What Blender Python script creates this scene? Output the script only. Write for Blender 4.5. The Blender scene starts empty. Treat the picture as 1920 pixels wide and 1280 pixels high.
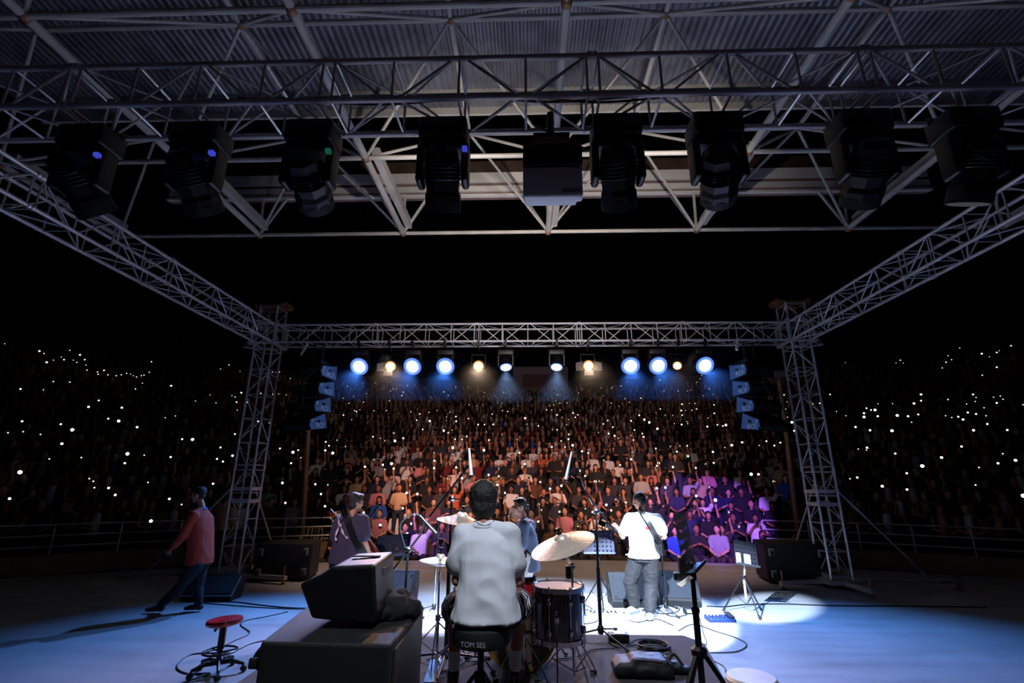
import bpy, bmesh, math, random
from mathutils import Vector, Matrix, noise, Quaternion
V = Vector
PI = math.pi
random.seed(7)
scene = bpy.context.scene
COL = scene.collection

# ------------------------------------------------------------------ camera
F_PX, PITCH, YAW, ROLL, CAM_H = 907.8, 0.2869, 0.0322, 0.0044, 1.85
cy, sy = math.cos(YAW), math.sin(YAW)
FW = V((-sy*math.cos(PITCH), cy*math.cos(PITCH), math.sin(PITCH)))
RT = V((cy, sy, 0.0)); UP = RT.cross(FW)
RT, UP = RT*math.cos(ROLL)+UP*math.sin(ROLL), -RT*math.sin(ROLL)+UP*math.cos(ROLL)
EYE = V((0, 0, CAM_H))
cd = bpy.data.cameras.new('camera'); cam = bpy.data.objects.new('camera', cd)
cd.sensor_width = 36; cd.sensor_fit = 'HORIZONTAL'; cd.lens = F_PX/1920*36
cd.clip_start = 0.05; cd.clip_end = 300
m = Matrix((RT, UP, -FW)).transposed().to_4x4(); m.translation = EYE
cam.matrix_world = m
COL.objects.link(cam); scene.camera = cam

def ray(px, py):
    return RT*((px-960)/F_PX) - UP*((py-640)/F_PX) + FW
def G(px, py, z=0.0):                       # point of the level z seen at a pixel
    d = ray(px, py); return EYE + d*((z-CAM_H)/d.z)
def AT(px, py, Y):                          # point at depth Y seen at a pixel
    d = ray(px, py); return EYE + d*(Y/d.y)

# ------------------------------------------------------------------ world, exposure, stage light
w = bpy.data.worlds.new('night'); scene.world = w; w.use_nodes = True
w.node_tree.nodes['Background'].inputs[0].default_value = (0.10, 0.12, 0.2, 1)
w.node_tree.nodes['Background'].inputs[1].default_value = 0.0006
scene.view_settings.view_transform = 'Standard'; scene.view_settings.look = 'None'
scene.view_settings.exposure = 0.0; scene.view_settings.gamma = 1.0
scene.view_settings.use_curve_mapping = False

XL, XR, D, ZB, S, DR = -5.65, 5.69, 10.16, 4.86, 0.40, 3.2   # truss rectangle

def spot(name, loc, aim, power, color, deg, blend=0.4, size=0.06):
    l = bpy.data.lights.new(name, 'SPOT'); l.energy = power; l.color = color
    l.spot_size = math.radians(deg); l.spot_blend = blend; l.shadow_soft_size = size
    o = bpy.data.objects.new(name, l); COL.objects.link(o)
    o.location = loc; o.rotation_euler = (V(aim)-V(loc)).to_track_quat('-Z', 'Y').to_euler()
    return o
LY, LZ = D+0.2, 4.36
BLUE = (0.11, 0.34, 1.0); COOL = (0.62, 0.76, 1.0); WARM = (1.0, 0.55, 0.27); PURPLE = (0.34, 0.12, 1.0)
# lamps of the front truss: (x, kind, aim)
FRONT = [(-3.71, 'blue', (-3.7, 6.3, 0)), (-3.03, 'warm', (-1.6, 5.6, 0)), (-2.52, 'blue', (-3.0, 6.4, 0)),
         (-1.80, 'blue', (-1.6, 6.6, 0)), (-1.07, 'warm', (-0.6, 5.0, 0)), (-0.47, 'cool', (-0.2, 8.6, 0)),
         (0.65, 'cool', (0.5, 8.6, 0)), (1.33, 'warm', (1.9, 4.8, 0)), (2.25, 'blue', (2.0, 6.6, 0)),
         (2.84, 'blue', (3.2, 6.2, 0)), (3.27, 'small', (2.2, 7.4, 1)), (3.84, 'blue', (4.3, 6.2, 0))]
PW = {'blue': (1050, BLUE, 68), 'warm': (720, WARM, 78), 'cool': (1300, COOL, 70), 'small': (120, WARM, 50)}
for x, k, aim in FRONT:
    e, c, a = PW[k]
    p = V((x, LY, LZ)); q = p + (V(aim)-p).normalized()*0.14
    spot('stage_light_beam', q, aim, e, c, a, 0.8)
# moving heads of the rear truss: (x, aim, power, colour, beam angle)
HEADS = [(-3.78, (-6.5, 9.0, 0), 0, BLUE, 30), (-2.80, (-2.45, 7.0, 1.1), 420, (1.0, 0.84, 0.95), 17), (-1.82, AT(818, 1000, 14.4), 5200, PURPLE, 10),
         (-0.69, (-0.95, 6.9, 0.0), 13000, COOL, 23), (0.75, (1.5, 7.45, 0.3), 17000, COOL, 27), (1.57, AT(1325, 975, 15.0), 11000, PURPLE, 17),
         (2.75, (3.45, 8.25, 0.3), 19000, COOL, 11), (3.60, (4.4, 8.0, 0), 0, COOL, 40)]
HEAD_Z = 4.28
for x, aim, e, c, a in HEADS:
    if e:
        p = V((x, DR+0.22, HEAD_Z)); q = p + (V(aim)-p).normalized()*0.31
        if x == 2.75: q = V((-0.69, DR+0.22, HEAD_Z)) + (V(aim)-V((-0.69, DR+0.22, HEAD_Z))).normalized()*0.31
        spot('moving_head_beam', q, aim, e, c, a, 0.6 if x == 2.75 else 0.3, 0.04)
# added spots at the front truss, without fixtures, filling crowd and stage edge
for x_ in (-2.6, 3.0):
    spot('crowd_fill', (x_, D+0.45, 4.6), (x_*0.9, 18.5, 0.9), 2000, (1.0, 0.48, 0.38), 58, 1.0, 0.15)
    spot('crowd_fill_far', (x_, D+0.5, 4.7), (x_*1.3, 26.0, 5.5), 260, (0.55, 0.42, 0.75), 54, 1.0, 0.15)
    spot('stage_lip_fill', (x_*1.25, D+0.42, 4.7), (x_*1.0, 12.2, 0), 560, (1.0, 0.62, 0.40), 88, 0.8, 0.1)
# added fill spots without fixtures: drummer, overhead microphones, roof and front truss
spot('drum_fill', (0.1, 1.7, 4.9), (-0.22, 3.75, 1.1), 640, (0.80, 0.87, 1.0), 56, 0.7, 0.1)
for a_ in (AT(1065, 880, 5.25), AT(881, 872, 4.55)): spot('overhead_fill', (-0.38, 3.9, 4.7), a_, 900, COOL, 10, 0.5, 0.03)
for x_ in (-1.1, 2.0): spot('roof_fill', (x_, 5.0, 5.6), (x_, 9.0, 7.9), 330, (1.0, 0.92, 0.86), 96, 1.0, 0.03)
spot('truss_fill', (0.45, 3.75, 4.55), (0.2, 10.3, 5.0), 950, (1.0, 0.84, 0.76), 74, 0.9, 0.03)

# ------------------------------------------------------------------ materials
def srgb(c):
    return tuple(((v/255)/12.92 if v/255 <= 0.04045 else (((v/255)+0.055)/1.055)**2.4) for v in c)
MATS = {}
def mat(name, rgb=(128, 128, 128), rough=0.6, metal=0.0, var=0.12, scale=8.0, bump=0.0, bscale=60.0, emit=None, estr=0.0, objcol=False, coat=0.0, trans=0.0, attr=None, sheen=0.0):
    if name in MATS: return MATS[name]
    m = bpy.data.materials.new(name); m.use_nodes = True; nt = m.node_tree; n = nt.nodes; L = nt.links
    b = n['Principled BSDF']; b.inputs['Roughness'].default_value = rough; b.inputs['Metallic'].default_value = metal
    b.inputs['Coat Weight'].default_value = coat; b.inputs['Transmission Weight'].default_value = trans
    b.inputs['Sheen Weight'].default_value = sheen
    c = srgb(rgb)
    tc = n.new('ShaderNodeTexCoord'); no = n.new('ShaderNodeTexNoise'); no.inputs['Scale'].default_value = scale
    no.inputs['Detail'].default_value = 4; L.new(tc.outputs['Object'], no.inputs['Vector'])
    mp = n.new('ShaderNodeMapRange'); mp.inputs['From Min'].default_value = 0.3; mp.inputs['From Max'].default_value = 0.7
    mp.inputs['To Min'].default_value = 1-var; mp.inputs['To Max'].default_value = 1+var
    L.new(no.outputs['Fac'], mp.inputs['Value'])
    mx = n.new('ShaderNodeVectorMath'); mx.operation = 'SCALE'
    if objcol:
        oi = n.new('ShaderNodeObjectInfo'); L.new(oi.outputs['Color'], mx.inputs[0])
    elif attr:
        at = n.new('ShaderNodeAttribute'); at.attribute_name = attr; L.new(at.outputs['Color'], mx.inputs[0])
    else:
        mx.inputs[0].default_value = c
    L.new(mp.outputs['Result'], mx.inputs['Scale']); L.new(mx.outputs[0], b.inputs['Base Color'])
    if bump:
        bn = n.new('ShaderNodeTexNoise'); bn.inputs['Scale'].default_value = bscale; bn.inputs['Detail'].default_value = 5
        L.new(tc.outputs['Object'], bn.inputs['Vector'])
        bu = n.new('ShaderNodeBump'); bu.inputs['Strength'].default_value = bump; bu.inputs['Distance'].default_value = 0.01
        L.new(bn.outputs['Fac'], bu.inputs['Height']); L.new(bu.outputs[0], b.inputs['Normal'])
    if emit:
        b.inputs['Emission Color'].default_value = (*emit, 1); b.inputs['Emission Strength'].default_value = estr
    MATS[name] = m; return m

M = dict(
 alu=mat('aluminium', (188, 184, 186), 0.38, 0.45, 0.1, 6), steel=mat('chrome', (200, 200, 205), 0.12, 1.0, 0.06, 20),
 rust=mat('rusty_steel', (150, 110, 80), 0.6, 0.6, 0.4, 5), paint=mat('painted_pipe', (172, 166, 158), 0.55, 0.0, 0.14, 2.5, 0.15),
 pdark=mat('dark_gap', (60, 52, 50), 0.7), black=mat('black_plastic', (4, 4, 5), 0.45, 0, 0.15, 20, 0.1, 300),
 blackm=mat('black_metal', (12, 12, 13), 0.35, 0.1), tolex=mat('black_tolex', (5, 5, 6), 0.65, 0, 0.2, 60, 0.4, 400),
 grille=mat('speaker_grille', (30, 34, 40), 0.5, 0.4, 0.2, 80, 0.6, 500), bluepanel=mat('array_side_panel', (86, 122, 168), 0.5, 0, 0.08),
 white=mat('white_mark', (225, 225, 225), 0.5), rug=mat('black_rug', (38, 29, 31), 0.95, 0, 0.2, 3, 0.6, 120, sheen=0.2),
 rubber=mat('rubber', (15, 15, 15), 0.8), red=mat('red_vinyl', (165, 18, 38), 0.28, 0, 0.05, 5, coat=0.4),
 cream=mat('cream_vinyl', (214, 200, 190), 0.5, 0, 0.05), brass=mat('cymbal_bronze', (216, 198, 180), 0.42, 0.45, 0.15, 14, 0.35, 40),
 skin=mat('skin', (196, 140, 112), 0.5, 0, 0.06, 10), skind=mat('skin_tan', (170, 112, 86), 0.5, 0, 0.06, 10),
 hair=mat('dark_hair', (22, 17, 15), 0.6, 0, 0.3, 60, 0.8, 120), hairb=mat('brown_hair', (34, 21, 16), 0.55, 0, 0.3, 60, 0.8, 120),
 tee=mat('white_tshirt', (205, 208, 214), 0.85, 0, 0.03, 6, 0.2, 300), teew=mat('bright_white_tshirt', (235, 235, 235), 0.85, 0, 0.03),
 navy=mat('dark_purple_tshirt', (62, 50, 74), 0.85, 0, 0.08, 6), shorts=mat('black_shorts', (20, 20, 22), 0.85),
 grey=mat('grey_trousers', (28, 27, 29), 0.8, 0, 0.06), offw=mat('offwhite_trousers', (222, 216, 205), 0.8),
 jacket=mat('grey_blue_jacket', (100, 112, 138), 0.8, 0, 0.06, 12), orange=mat('rust_orange_shirt', (172, 58, 36), 0.8),
 dark=mat('dark_trousers', (20, 20, 26), 0.85), shoe=mat('white_shoes', (225, 222, 215), 0.6), shoed=mat('dark_shoes', (44, 36, 46), 0.6),
 wood=mat('wood_post', (178, 132, 92), 0.6, 0, 0.2, 3), sunb=mat('sunburst', (110, 48, 24), 0.25, 0, 0.2, 3, coat=0.8),
 gold=mat('gold_hoop', (150, 110, 45), 0.3, 0.6), drumred=mat('red_drum', (150, 28, 34), 0.2, 0.1, coat=0.8),
 drumblk=mat('dark_plum_shell', (26, 12, 20), 0.12, 0.1, 0.1, coat=1.0), head=mat('drum_head', (212, 208, 212), 0.4, 0, 0.12, 6),
 headd=mat('dark_drum_head', (78, 62, 50), 0.35, 0, 0.15, 5), plas=mat('white_plastic_chair', (205, 190, 160), 0.5),
 yellow=mat('label_silver', (150, 150, 158), 0.4), green=mat('green_strap', (20, 92, 74), 0.8), silver=mat('silver_mic', (240, 238, 232), 0.4, 0.0),
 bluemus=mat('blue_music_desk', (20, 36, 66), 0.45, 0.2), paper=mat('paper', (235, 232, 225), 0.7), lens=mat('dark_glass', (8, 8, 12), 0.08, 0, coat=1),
 outfit=mat('clothing', objcol=True, rough=0.85, var=0.08), crowdc=mat('crowd_clothing', attr='tint', rough=0.85),
 pedal=mat('pedal_blue', (40, 70, 120), 0.4), conc=mat('concrete', (150, 122, 96), 0.85, 0, 0.15, 1.5, 0.3, 20),
 concd=mat('terrace_concrete', (70, 60, 54), 0.9, 0, 0.2, 1.2), banner=mat('pale_banner', (150, 130, 132), 0.8, 0, 0.05),
 bannerd=mat('banner_panel', (120, 82, 84), 0.8), cable=mat('cable_rubber', (18, 18, 20), 0.5), railm=mat('railing_metal', (190, 190, 190), 0.35, 0.7),
 beige=mat('beige_shirt', (172, 140, 104), 0.85),
)
def emis(name, c, s, sample=True):
    m = bpy.data.materials.new(name); m.use_nodes = True; nt = m.node_tree
    nt.nodes.clear(); e = nt.nodes.new('ShaderNodeEmission'); o = nt.nodes.new('ShaderNodeOutputMaterial')
    e.inputs[0].default_value = (*c, 1); e.inputs[1].default_value = s; nt.links.new(e.outputs[0], o.inputs[0])
    if not sample: m.cycles.emission_sampling = 'NONE'
    MATS[name] = m; return m
E_BLUE = emis('lit_blue_lens', (0.30, 0.50, 1.0), 9, False); E_HALO = emis('blue_lens_halo', (0.10, 0.22, 1.0), 1.5, False)
E_WARM = emis('lit_warm_lens', (1.0, 0.62, 0.28), 9, False); E_WHALO = emis('warm_lens_halo', (1.0, 0.34, 0.08), 1.2, False)
E_COOL = emis('lit_white_lens', (0.75, 0.85, 1.0), 8, False); E_PHONE = emis('phone_torch_light', (1.0, 0.80, 0.52), 1.6, False); E_PHM = emis('phone_torch_bright', (1.0, 0.86, 0.64), 5.0, False)
E_PHONE2 = emis('phone_torch_core', (1.0, 0.95, 0.85), 8.0, False)
E_LEDB = emis('blue_display', (0.08, 0.10, 1.0), 0.5, False); E_LEDG = emis('green_display', (0.05, 0.6, 0.35), 0.12, False)
E_SCR = emis('lit_screen', (1.0, 0.9, 0.75), 2.0, False)

# ------------------------------------------------------------------ mesh builder
class MB:
    def __init__(s): s.v = []; s.f = []
    def add(s, vs, fs):
        k = len(s.v); s.v += [V(v) for v in vs]; s.f += [tuple(i+k for i in f) for f in fs]; return s
    def box(s, c, d, rot=None, taper=(1, 1)):
        c = V(c); hx, hy, hz = d[0]/2, d[1]/2, d[2]/2; vs = []
        for z in (-1, 1):
            tx, ty = (1, 1) if z < 0 else taper
            for x, y in ((-1, -1), (1, -1), (1, 1), (-1, 1)):
                p = V((x*hx*tx, y*hy*ty, z*hz)); vs.append(c + (rot @ p if rot else p))
        return s.add(vs, [(0, 3, 2, 1), (4, 5, 6, 7), (0, 1, 5, 4), (1, 2, 6, 5), (2, 3, 7, 6), (3, 0, 4, 7)])
    def rbox(s, c, d, r=0.02, rot=None):           # box with rounded edges
        bm = bmesh.new(); bmesh.ops.create_cube(bm, size=1)
        for v in bm.verts: v.co = V((v.co.x*d[0], v.co.y*d[1], v.co.z*d[2]))
        bmesh.ops.bevel(bm, geom=bm.edges[:], offset=r, segments=3, profile=0.5, affect='EDGES')
        bm.verts.ensure_lookup_table()
        vs = [V(c) + (rot @ v.co if rot else v.co) for v in bm.verts]
        s.add(vs, [tuple(v.index for v in f.verts) for f in bm.faces]); bm.free(); return s
    def prism(s, pts, a, b, axis='x'):             # polygon extruded from a to b along an axis
        n = len(pts); vs = []
        for t in (a, b):
            for p in pts:
                vs.append({'x': (t, p[0], p[1]), 'y': (p[0], t, p[1]), 'z': (p[0], p[1], t)}[axis])
        return s.add(vs, [tuple(range(n))[::-1], tuple(range(n, 2*n))] + [(i, (i+1) % n, n+(i+1) % n, n+i) for i in range(n)])
    def loft(s, rings, cap=True):                  # rings: lists of equal length
        n = len(rings[0]); vs = [p for r in rings for p in r]; fs = []
        for k in range(len(rings)-1):
            for i in range(n):
                j = (i+1) % n; fs.append((k*n+i, k*n+j, (k+1)*n+j, (k+1)*n+i))
        if cap: fs += [tuple(range(n))[::-1], tuple(range((len(rings)-1)*n, len(rings)*n))]
        return s.add(vs, fs)
    def tube(s, pts, r, n=8, cap=True):            # swept tube, r scalar or list
        pts = [V(p) for p in pts]; rings = []; ref = None
        for i, p in enumerate(pts):
            t = (pts[min(i+1, len(pts)-1)] - pts[max(i-1, 0)])
            t = t.normalized() if t.length > 1e-9 else V((0, 0, 1))
            if ref is None: ref = V((0, 0, 1)) if abs(t.z) < 0.9 else V((1, 0, 0))
            a = ref - t*ref.dot(t)
            if a.length < 1e-4: a = V((0, 1, 0)) - t*t.y
            a.normalize(); b = t.cross(a); ref = a
            rr = r[i] if isinstance(r, (list, tuple)) else r
            if not isinstance(rr, (list, tuple)): rr = (rr, rr)
            rings.append([p + a*math.cos(2*PI*k/n)*rr[0] + b*math.sin(2*PI*k/n)*rr[1] for k in range(n)])
        return s.loft(rings, cap)
    def lathe(s, prof, c=(0, 0, 0), n=24, rot=None, cap=True):   # profile (r, z)
        c = V(c); rings = []
        for r, z in prof:
            rings.append([c + ((rot @ V((r*math.cos(2*PI*k/n), r*math.sin(2*PI*k/n), z))) if rot else V((r*math.cos(2*PI*k/n), r*math.sin(2*PI*k/n), z))) for k in range(n)])
        return s.loft(rings, cap)
    def ell(s, c, r, rot=None, n=14, mrow=9):
        prof = []
        rings = []
        for i in range(mrow+1):
            a = -PI/2 + PI*(i+0.0)/mrow; a = max(min(a, PI/2-0.06), -PI/2+0.06)
            rings.append([V(c) + ((rot @ V((r[0]*math.cos(a)*math.cos(2*PI*k/n), r[1]*math.cos(a)*math.sin(2*PI*k/n), r[2]*math.sin(a)))) if rot else V((r[0]*math.cos(a)*math.cos(2*PI*k/n), r[1]*math.cos(a)*math.sin(2*PI*k/n), r[2]*math.sin(a)))) for k in range(n)])
        return s.loft(rings, True)
    def torus(s, c, R, r, rot=None, n=28, m=8, a0=0, a1=2*PI):
        pts = []
        full = abs(a1-a0-2*PI) < 1e-6
        rings = []
        for i in range(n if full else n+1):
            a = a0+(a1-a0)*i/n; e = V((math.cos(a), math.sin(a), 0))
            ring = []
            for k in range(m):
                b = 2*PI*k/m; p = e*(R+r*math.cos(b)) + V((0, 0, r*math.sin(b))); ring.append(V(c) + (rot @ p if rot else p))
            rings.append(ring)
        if full: rings.append(rings[0])
        return s.loft(rings, not full)
    def mesh(s, name, mt, smooth=True):
        me = bpy.data.meshes.new(name); me.from_pydata([tuple(v) for v in s.v], [], s.f)
        me.validate(); 
        for m_ in (mt if isinstance(mt, (list, tuple)) else [mt]): me.materials.append(m_)
        if smooth:
            me.polygons.foreach_set('use_smooth', [True]*len(me.polygons)); 
            try: me.set_sharp_from_angle(angle=math.radians(35))
            except Exception: pass
        return me
    def build(s, name, mt, parent=None, loc=None, smooth=True):
        o = bpy.data.objects.new(name, s.mesh(name, mt, smooth)); COL.objects.link(o)
        if parent is not None: o.parent = parent
        if loc is not None: o.location = loc
        return o

def tag(o, label=None, cat=None, group=None, kind=None):
    if label: o['label'] = label
    if cat: o['category'] = cat
    if group: o['group'] = group
    if kind: o['kind'] = kind
    return o
def thing(name, label, cat, loc=(0, 0, 0), rz=0.0, group=None):
    o = bpy.data.objects.new(name, None); COL.objects.link(o); o.empty_display_size = 0.1
    o.location = loc; o.rotation_euler = (0, 0, rz); return tag(o, label, cat, group)
def struct(name, mb, mt, smooth=False):
    return tag(mb.build(name, mt, smooth=smooth), kind='structure')
def copy_tree(o, parent=None):
    c = o.copy(); COL.objects.link(c); c.parent = parent
    for ch in o.children: copy_tree(ch, c)
    return c
def bez(pts, n=8):                                  # smooth curve through points (Catmull-Rom)
    P = [V(p) for p in pts]; P = [P[0]*2-P[1]] + P + [P[-1]*2-P[-2]]; out = []
    for i in range(1, len(P)-2):
        for k in range(n):
            t = k/n; a, b, c, d = P[i-1:i+3]
            out.append(0.5*((2*b)+(c-a)*t+(2*a-5*b+4*c-d)*t*t+(3*b-a-3*c+d)*t**3))
    return out + [P[-2]]
def text(name, body, size, mt, parent, loc, rot, ext=0.001):
    cu = bpy.data.curves.new(name, 'FONT'); cu.body = body; cu.size = size; cu.extrude = ext; cu.align_x = 'CENTER'; cu.align_y = 'CENTER'
    t = bpy.data.objects.new(name, cu); COL.objects.link(t); bpy.context.view_layer.update()
    me = bpy.data.meshes.new_from_object(t.evaluated_get(bpy.context.evaluated_depsgraph_get())); bpy.data.objects.remove(t)
    me.materials.clear(); me.materials.append(mt)
    o = bpy.data.objects.new(name, me); COL.objects.link(o); o.parent = parent; o.location = loc; o.rotation_euler = rot; return o
RX = lambda a: Matrix.Rotation(a, 3, 'X')
RY = lambda a: Matrix.Rotation(a, 3, 'Y')
RZ = lambda a: Matrix.Rotation(a, 3, 'Z')

# ------------------------------------------------------------------ fused bodies
def fuse(mb, voxel=0.012, it=4, dec=None):
    me = bpy.data.meshes.new('t'); me.from_pydata([tuple(v) for v in mb.v], [], mb.f)
    bm = bmesh.new(); bm.from_mesh(me); bmesh.ops.recalc_face_normals(bm, faces=bm.faces); bm.to_mesh(me); bm.free()
    o = bpy.data.objects.new('t', me); COL.objects.link(o)
    r = o.modifiers.new('r', 'REMESH'); r.mode = 'VOXEL'; r.voxel_size = voxel; r.use_smooth_shade = True
    if it:
        sm = o.modifiers.new('s', 'SMOOTH'); sm.factor = 0.5; sm.iterations = it
    if dec:
        de = o.modifiers.new('d', 'DECIMATE'); de.ratio = dec
    bpy.context.view_layer.update()
    res = bpy.data.meshes.new_from_object(o.evaluated_get(bpy.context.evaluated_depsgraph_get()))
    bpy.data.objects.remove(o); bpy.data.meshes.remove(me); return res
def folds(me, amp, sc, seed=0, squash=(1, 1, 1)):
    nor = [v.normal.copy() for v in me.vertices]
    for v, n in zip(me.vertices, nor):
        p = V((v.co.x*sc*squash[0], v.co.y*sc*squash[1], v.co.z*sc*squash[2])) + V((seed, seed*2, 0))
        a = noise.noise(p); b = noise.noise(p*2.3+V((5, 1, 2)))
        v.co += n*amp*((1-abs(a)*2.4)*0.7 + b*0.5)
def obj(name, me, mt, parent=None):
    me.materials.clear(); me.materials.append(mt); me.polygons.foreach_set('use_smooth', [True]*len(me.polygons))
    o = bpy.data.objects.new(name, me); COL.objects.link(o)
    if parent is not None: o.parent = parent
    return o

def limb(mb, pts, rs, n=12):
    mb.tube(bez(pts, 4) if len(pts) > 2 else pts, _interp(rs, len(bez(pts, 4)) if len(pts) > 2 else len(pts)), n)
    mb.ell(pts[0], (rs[0],)*3); mb.ell(pts[-1], (rs[-1],)*3)
def _interp(rs, m):
    out = []
    for i in range(m):
        t = i/(m-1)*(len(rs)-1); k = min(int(t), len(rs)-2); out.append(rs[k]+(rs[k+1]-rs[k])*(t-k))
    return out

def hand(mb, wrist, d, palm_n, side=1, curl=0.5, s=1.0):
    """palm and five separate fingers; d = direction of the hand, palm_n = out of the palm, side = where the thumb leaves"""
    d = V(d).normalized(); pn = V(palm_n); pn = (pn - d*pn.dot(d)).normalized(); sd = d.cross(pn)*side
    w = V(wrist)
    R = Matrix((sd, pn, d)).transposed()
    mb.ell(w+d*0.045*s, (0.042*s, 0.017*s, 0.055*s), R); mb.ell(w+d*0.075*s, (0.042*s, 0.014*s, 0.03*s), R)
    lens = (0.070, 0.080, 0.075, 0.058)
    for i, L in enumerate(lens):
        b = w + d*0.092*s + sd*(0.030-0.0205*i)*s
        a = curl*1.1*(1+0.08*i); p = [b]; dirn = d.copy(); ax = pn
        for k, seg in enumerate((0.45, 0.31, 0.24)):
            ang = a*(0.7+0.35*k)
            tot = a*sum((0.7, 1.05, 1.4)[:k+1])
            dirn = d*math.cos(tot)+pn*math.sin(tot)
            p.append(p[-1]+dirn*L*seg*s)
        mb.tube(p, [0.0088*s, 0.0085*s, 0.0078*s, 0.0062*s], 8)
        mb.ell(p[-1], (0.0062*s,)*3, n=8, mrow=5)
    b = w + d*0.03*s + sd*0.032*s
    t1 = b + (d*0.6+sd*0.75+pn*0.35).normalized()*0.042*s; t2 = t1 + (d*0.85+sd*0.1+pn*(0.3+curl)).normalized()*0.034*s
    mb.tube([b, t1, t2], [0.013*s, 0.0105*s, 0.0075*s], 8); mb.ell(t2, (0.0075*s,)*3, n=8, mrow=5)

def headmesh(mb, c, yaw, pitch=0.0, s=1.0, jaw=1.0, roll=0.0):
    """head centred on c, looking along local -Y before the yaw"""
    R = RZ(yaw) @ RX(pitch) @ RY(roll); c = V(c)
    P = lambda x, y, z: c + R @ V((x*s, y*s, z*s))
    mb.ell(P(0, 0.012, 0.028), (0.076*s, 0.094*s, 0.092*s), R)
    mb.ell(P(0, -0.022, -0.03), (0.062*s, 0.068*s, 0.078*s), R)
    mb.ell(P(0, -0.05, -0.082), (0.036*s*jaw, 0.036*s, 0.028*s), R)
    mb.ell(P(0, -0.08, 0.022), (0.046*s, 0.018*s, 0.012*s), R)                    # brow
    mb.tube([P(0, -0.088, 0.012), P(0, -0.104, -0.018), P(0, -0.108, -0.028)], [0.008*s, 0.012*s, 0.014*s], 8)  # nose
    mb.ell(P(0, -0.083, -0.055), (0.024*s, 0.012*s, 0.006*s), R); mb.ell(P(0, -0.08, -0.066), (0.02*s, 0.012*s, 0.007*s), R)
    for k in (-1, 1):
        mb.ell(P(k*0.045, -0.06, -0.02), (0.022*s, 0.022*s, 0.022*s), R)
        mb.ell(P(k*0.078, 0.005, -0.008), (0.009*s, 0.018*s, 0.03*s), R)             # ears
    return R, P

def hairmesh(P, R, style, s=1.0):
    h = MB()
    if style == 'long':
        h.ell(P(0, 0.022, 0.042), (0.088*s, 0.098*s, 0.092*s), R); h.ell(P(0, 0.07, -0.06), (0.08*s, 0.05*s, 0.13*s), R)
        for k in (-1, 1): h.ell(P(k*0.072, 0.02, -0.08), (0.026*s, 0.045*s, 0.13*s), R)
    elif style == 'quiff':
        h.ell(P(0, 0.03, 0.052), (0.083*s, 0.090*s, 0.082*s), R); h.ell(P(0, -0.04, 0.095), (0.058*s, 0.045*s, 0.03*s), R)
        h.ell(P(0, 0.075, 0.0), (0.068*s, 0.035*s, 0.065*s), R)
    elif style == 'bushy':
        h.ell(P(0, 0.028, 0.05), (0.094*s, 0.099*s, 0.094*s), R); h.ell(P(0, -0.04, 0.10), (0.07*s, 0.055*s, 0.035*s), R)
        h.ell(P(0, 0.05, -0.015), (0.082*s, 0.062*s, 0.085*s), R)
    else:
        h.ell(P(0, 0.026, 0.045), (0.083*s, 0.095*s, 0.087*s), R); h.ell(P(0, 0.05, -0.005), (0.072*s, 0.052*s, 0.075*s), R)
    return h

def torso(mb, secs, n=20):
    """secs: (centre, half width, half depth, rotz)"""
    rings = []
    for c, a, b, r in secs:
        c = V(c); rings.append([c + RZ(r) @ V((a*math.copysign(abs(math.cos(2*PI*k/n))**0.85, math.cos(2*PI*k/n)), b*math.copysign(abs(math.sin(2*PI*k/n))**0.85, math.sin(2*PI*k/n)), 0)) for k in range(n)])
    mb.loft(rings)
def between(secs, m=3):
    out = []
    for i in range(len(secs)-1):
        for k in range(m):
            t = k/m; A, B = secs[i], secs[i+1]
            out.append((V(A[0]).lerp(V(B[0]), t), A[1]+(B[1]-A[1])*t, A[2]+(B[2]-A[2])*t, A[3]+(B[3]-A[3])*t))
    return out + [secs[-1]]

def foot(mb, ankle, d, s=1.0, r=0.04, sole=0.0):
    d = V(d); d.z = 0; d.normalize(); a = V(ankle); sd = V((-d.y, d.x, 0)); R = Matrix((sd, d, V((0, 0, 1)))).transposed()
    z = a.z - 0.075*s
    b = V((a.x, a.y, 0)) 
    mb.ell(b + d*-0.02 + V((0, 0, z+0.035)), (r*0.95, 0.055, 0.042), R); mb.ell(b + d*0.07 + V((0, 0, z+0.035)), (r*1.1, 0.095, 0.038), R)
    mb.ell(b + d*0.14 + V((0, 0, z+0.026)), (r*1.15, 0.06, 0.03), R)

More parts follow.
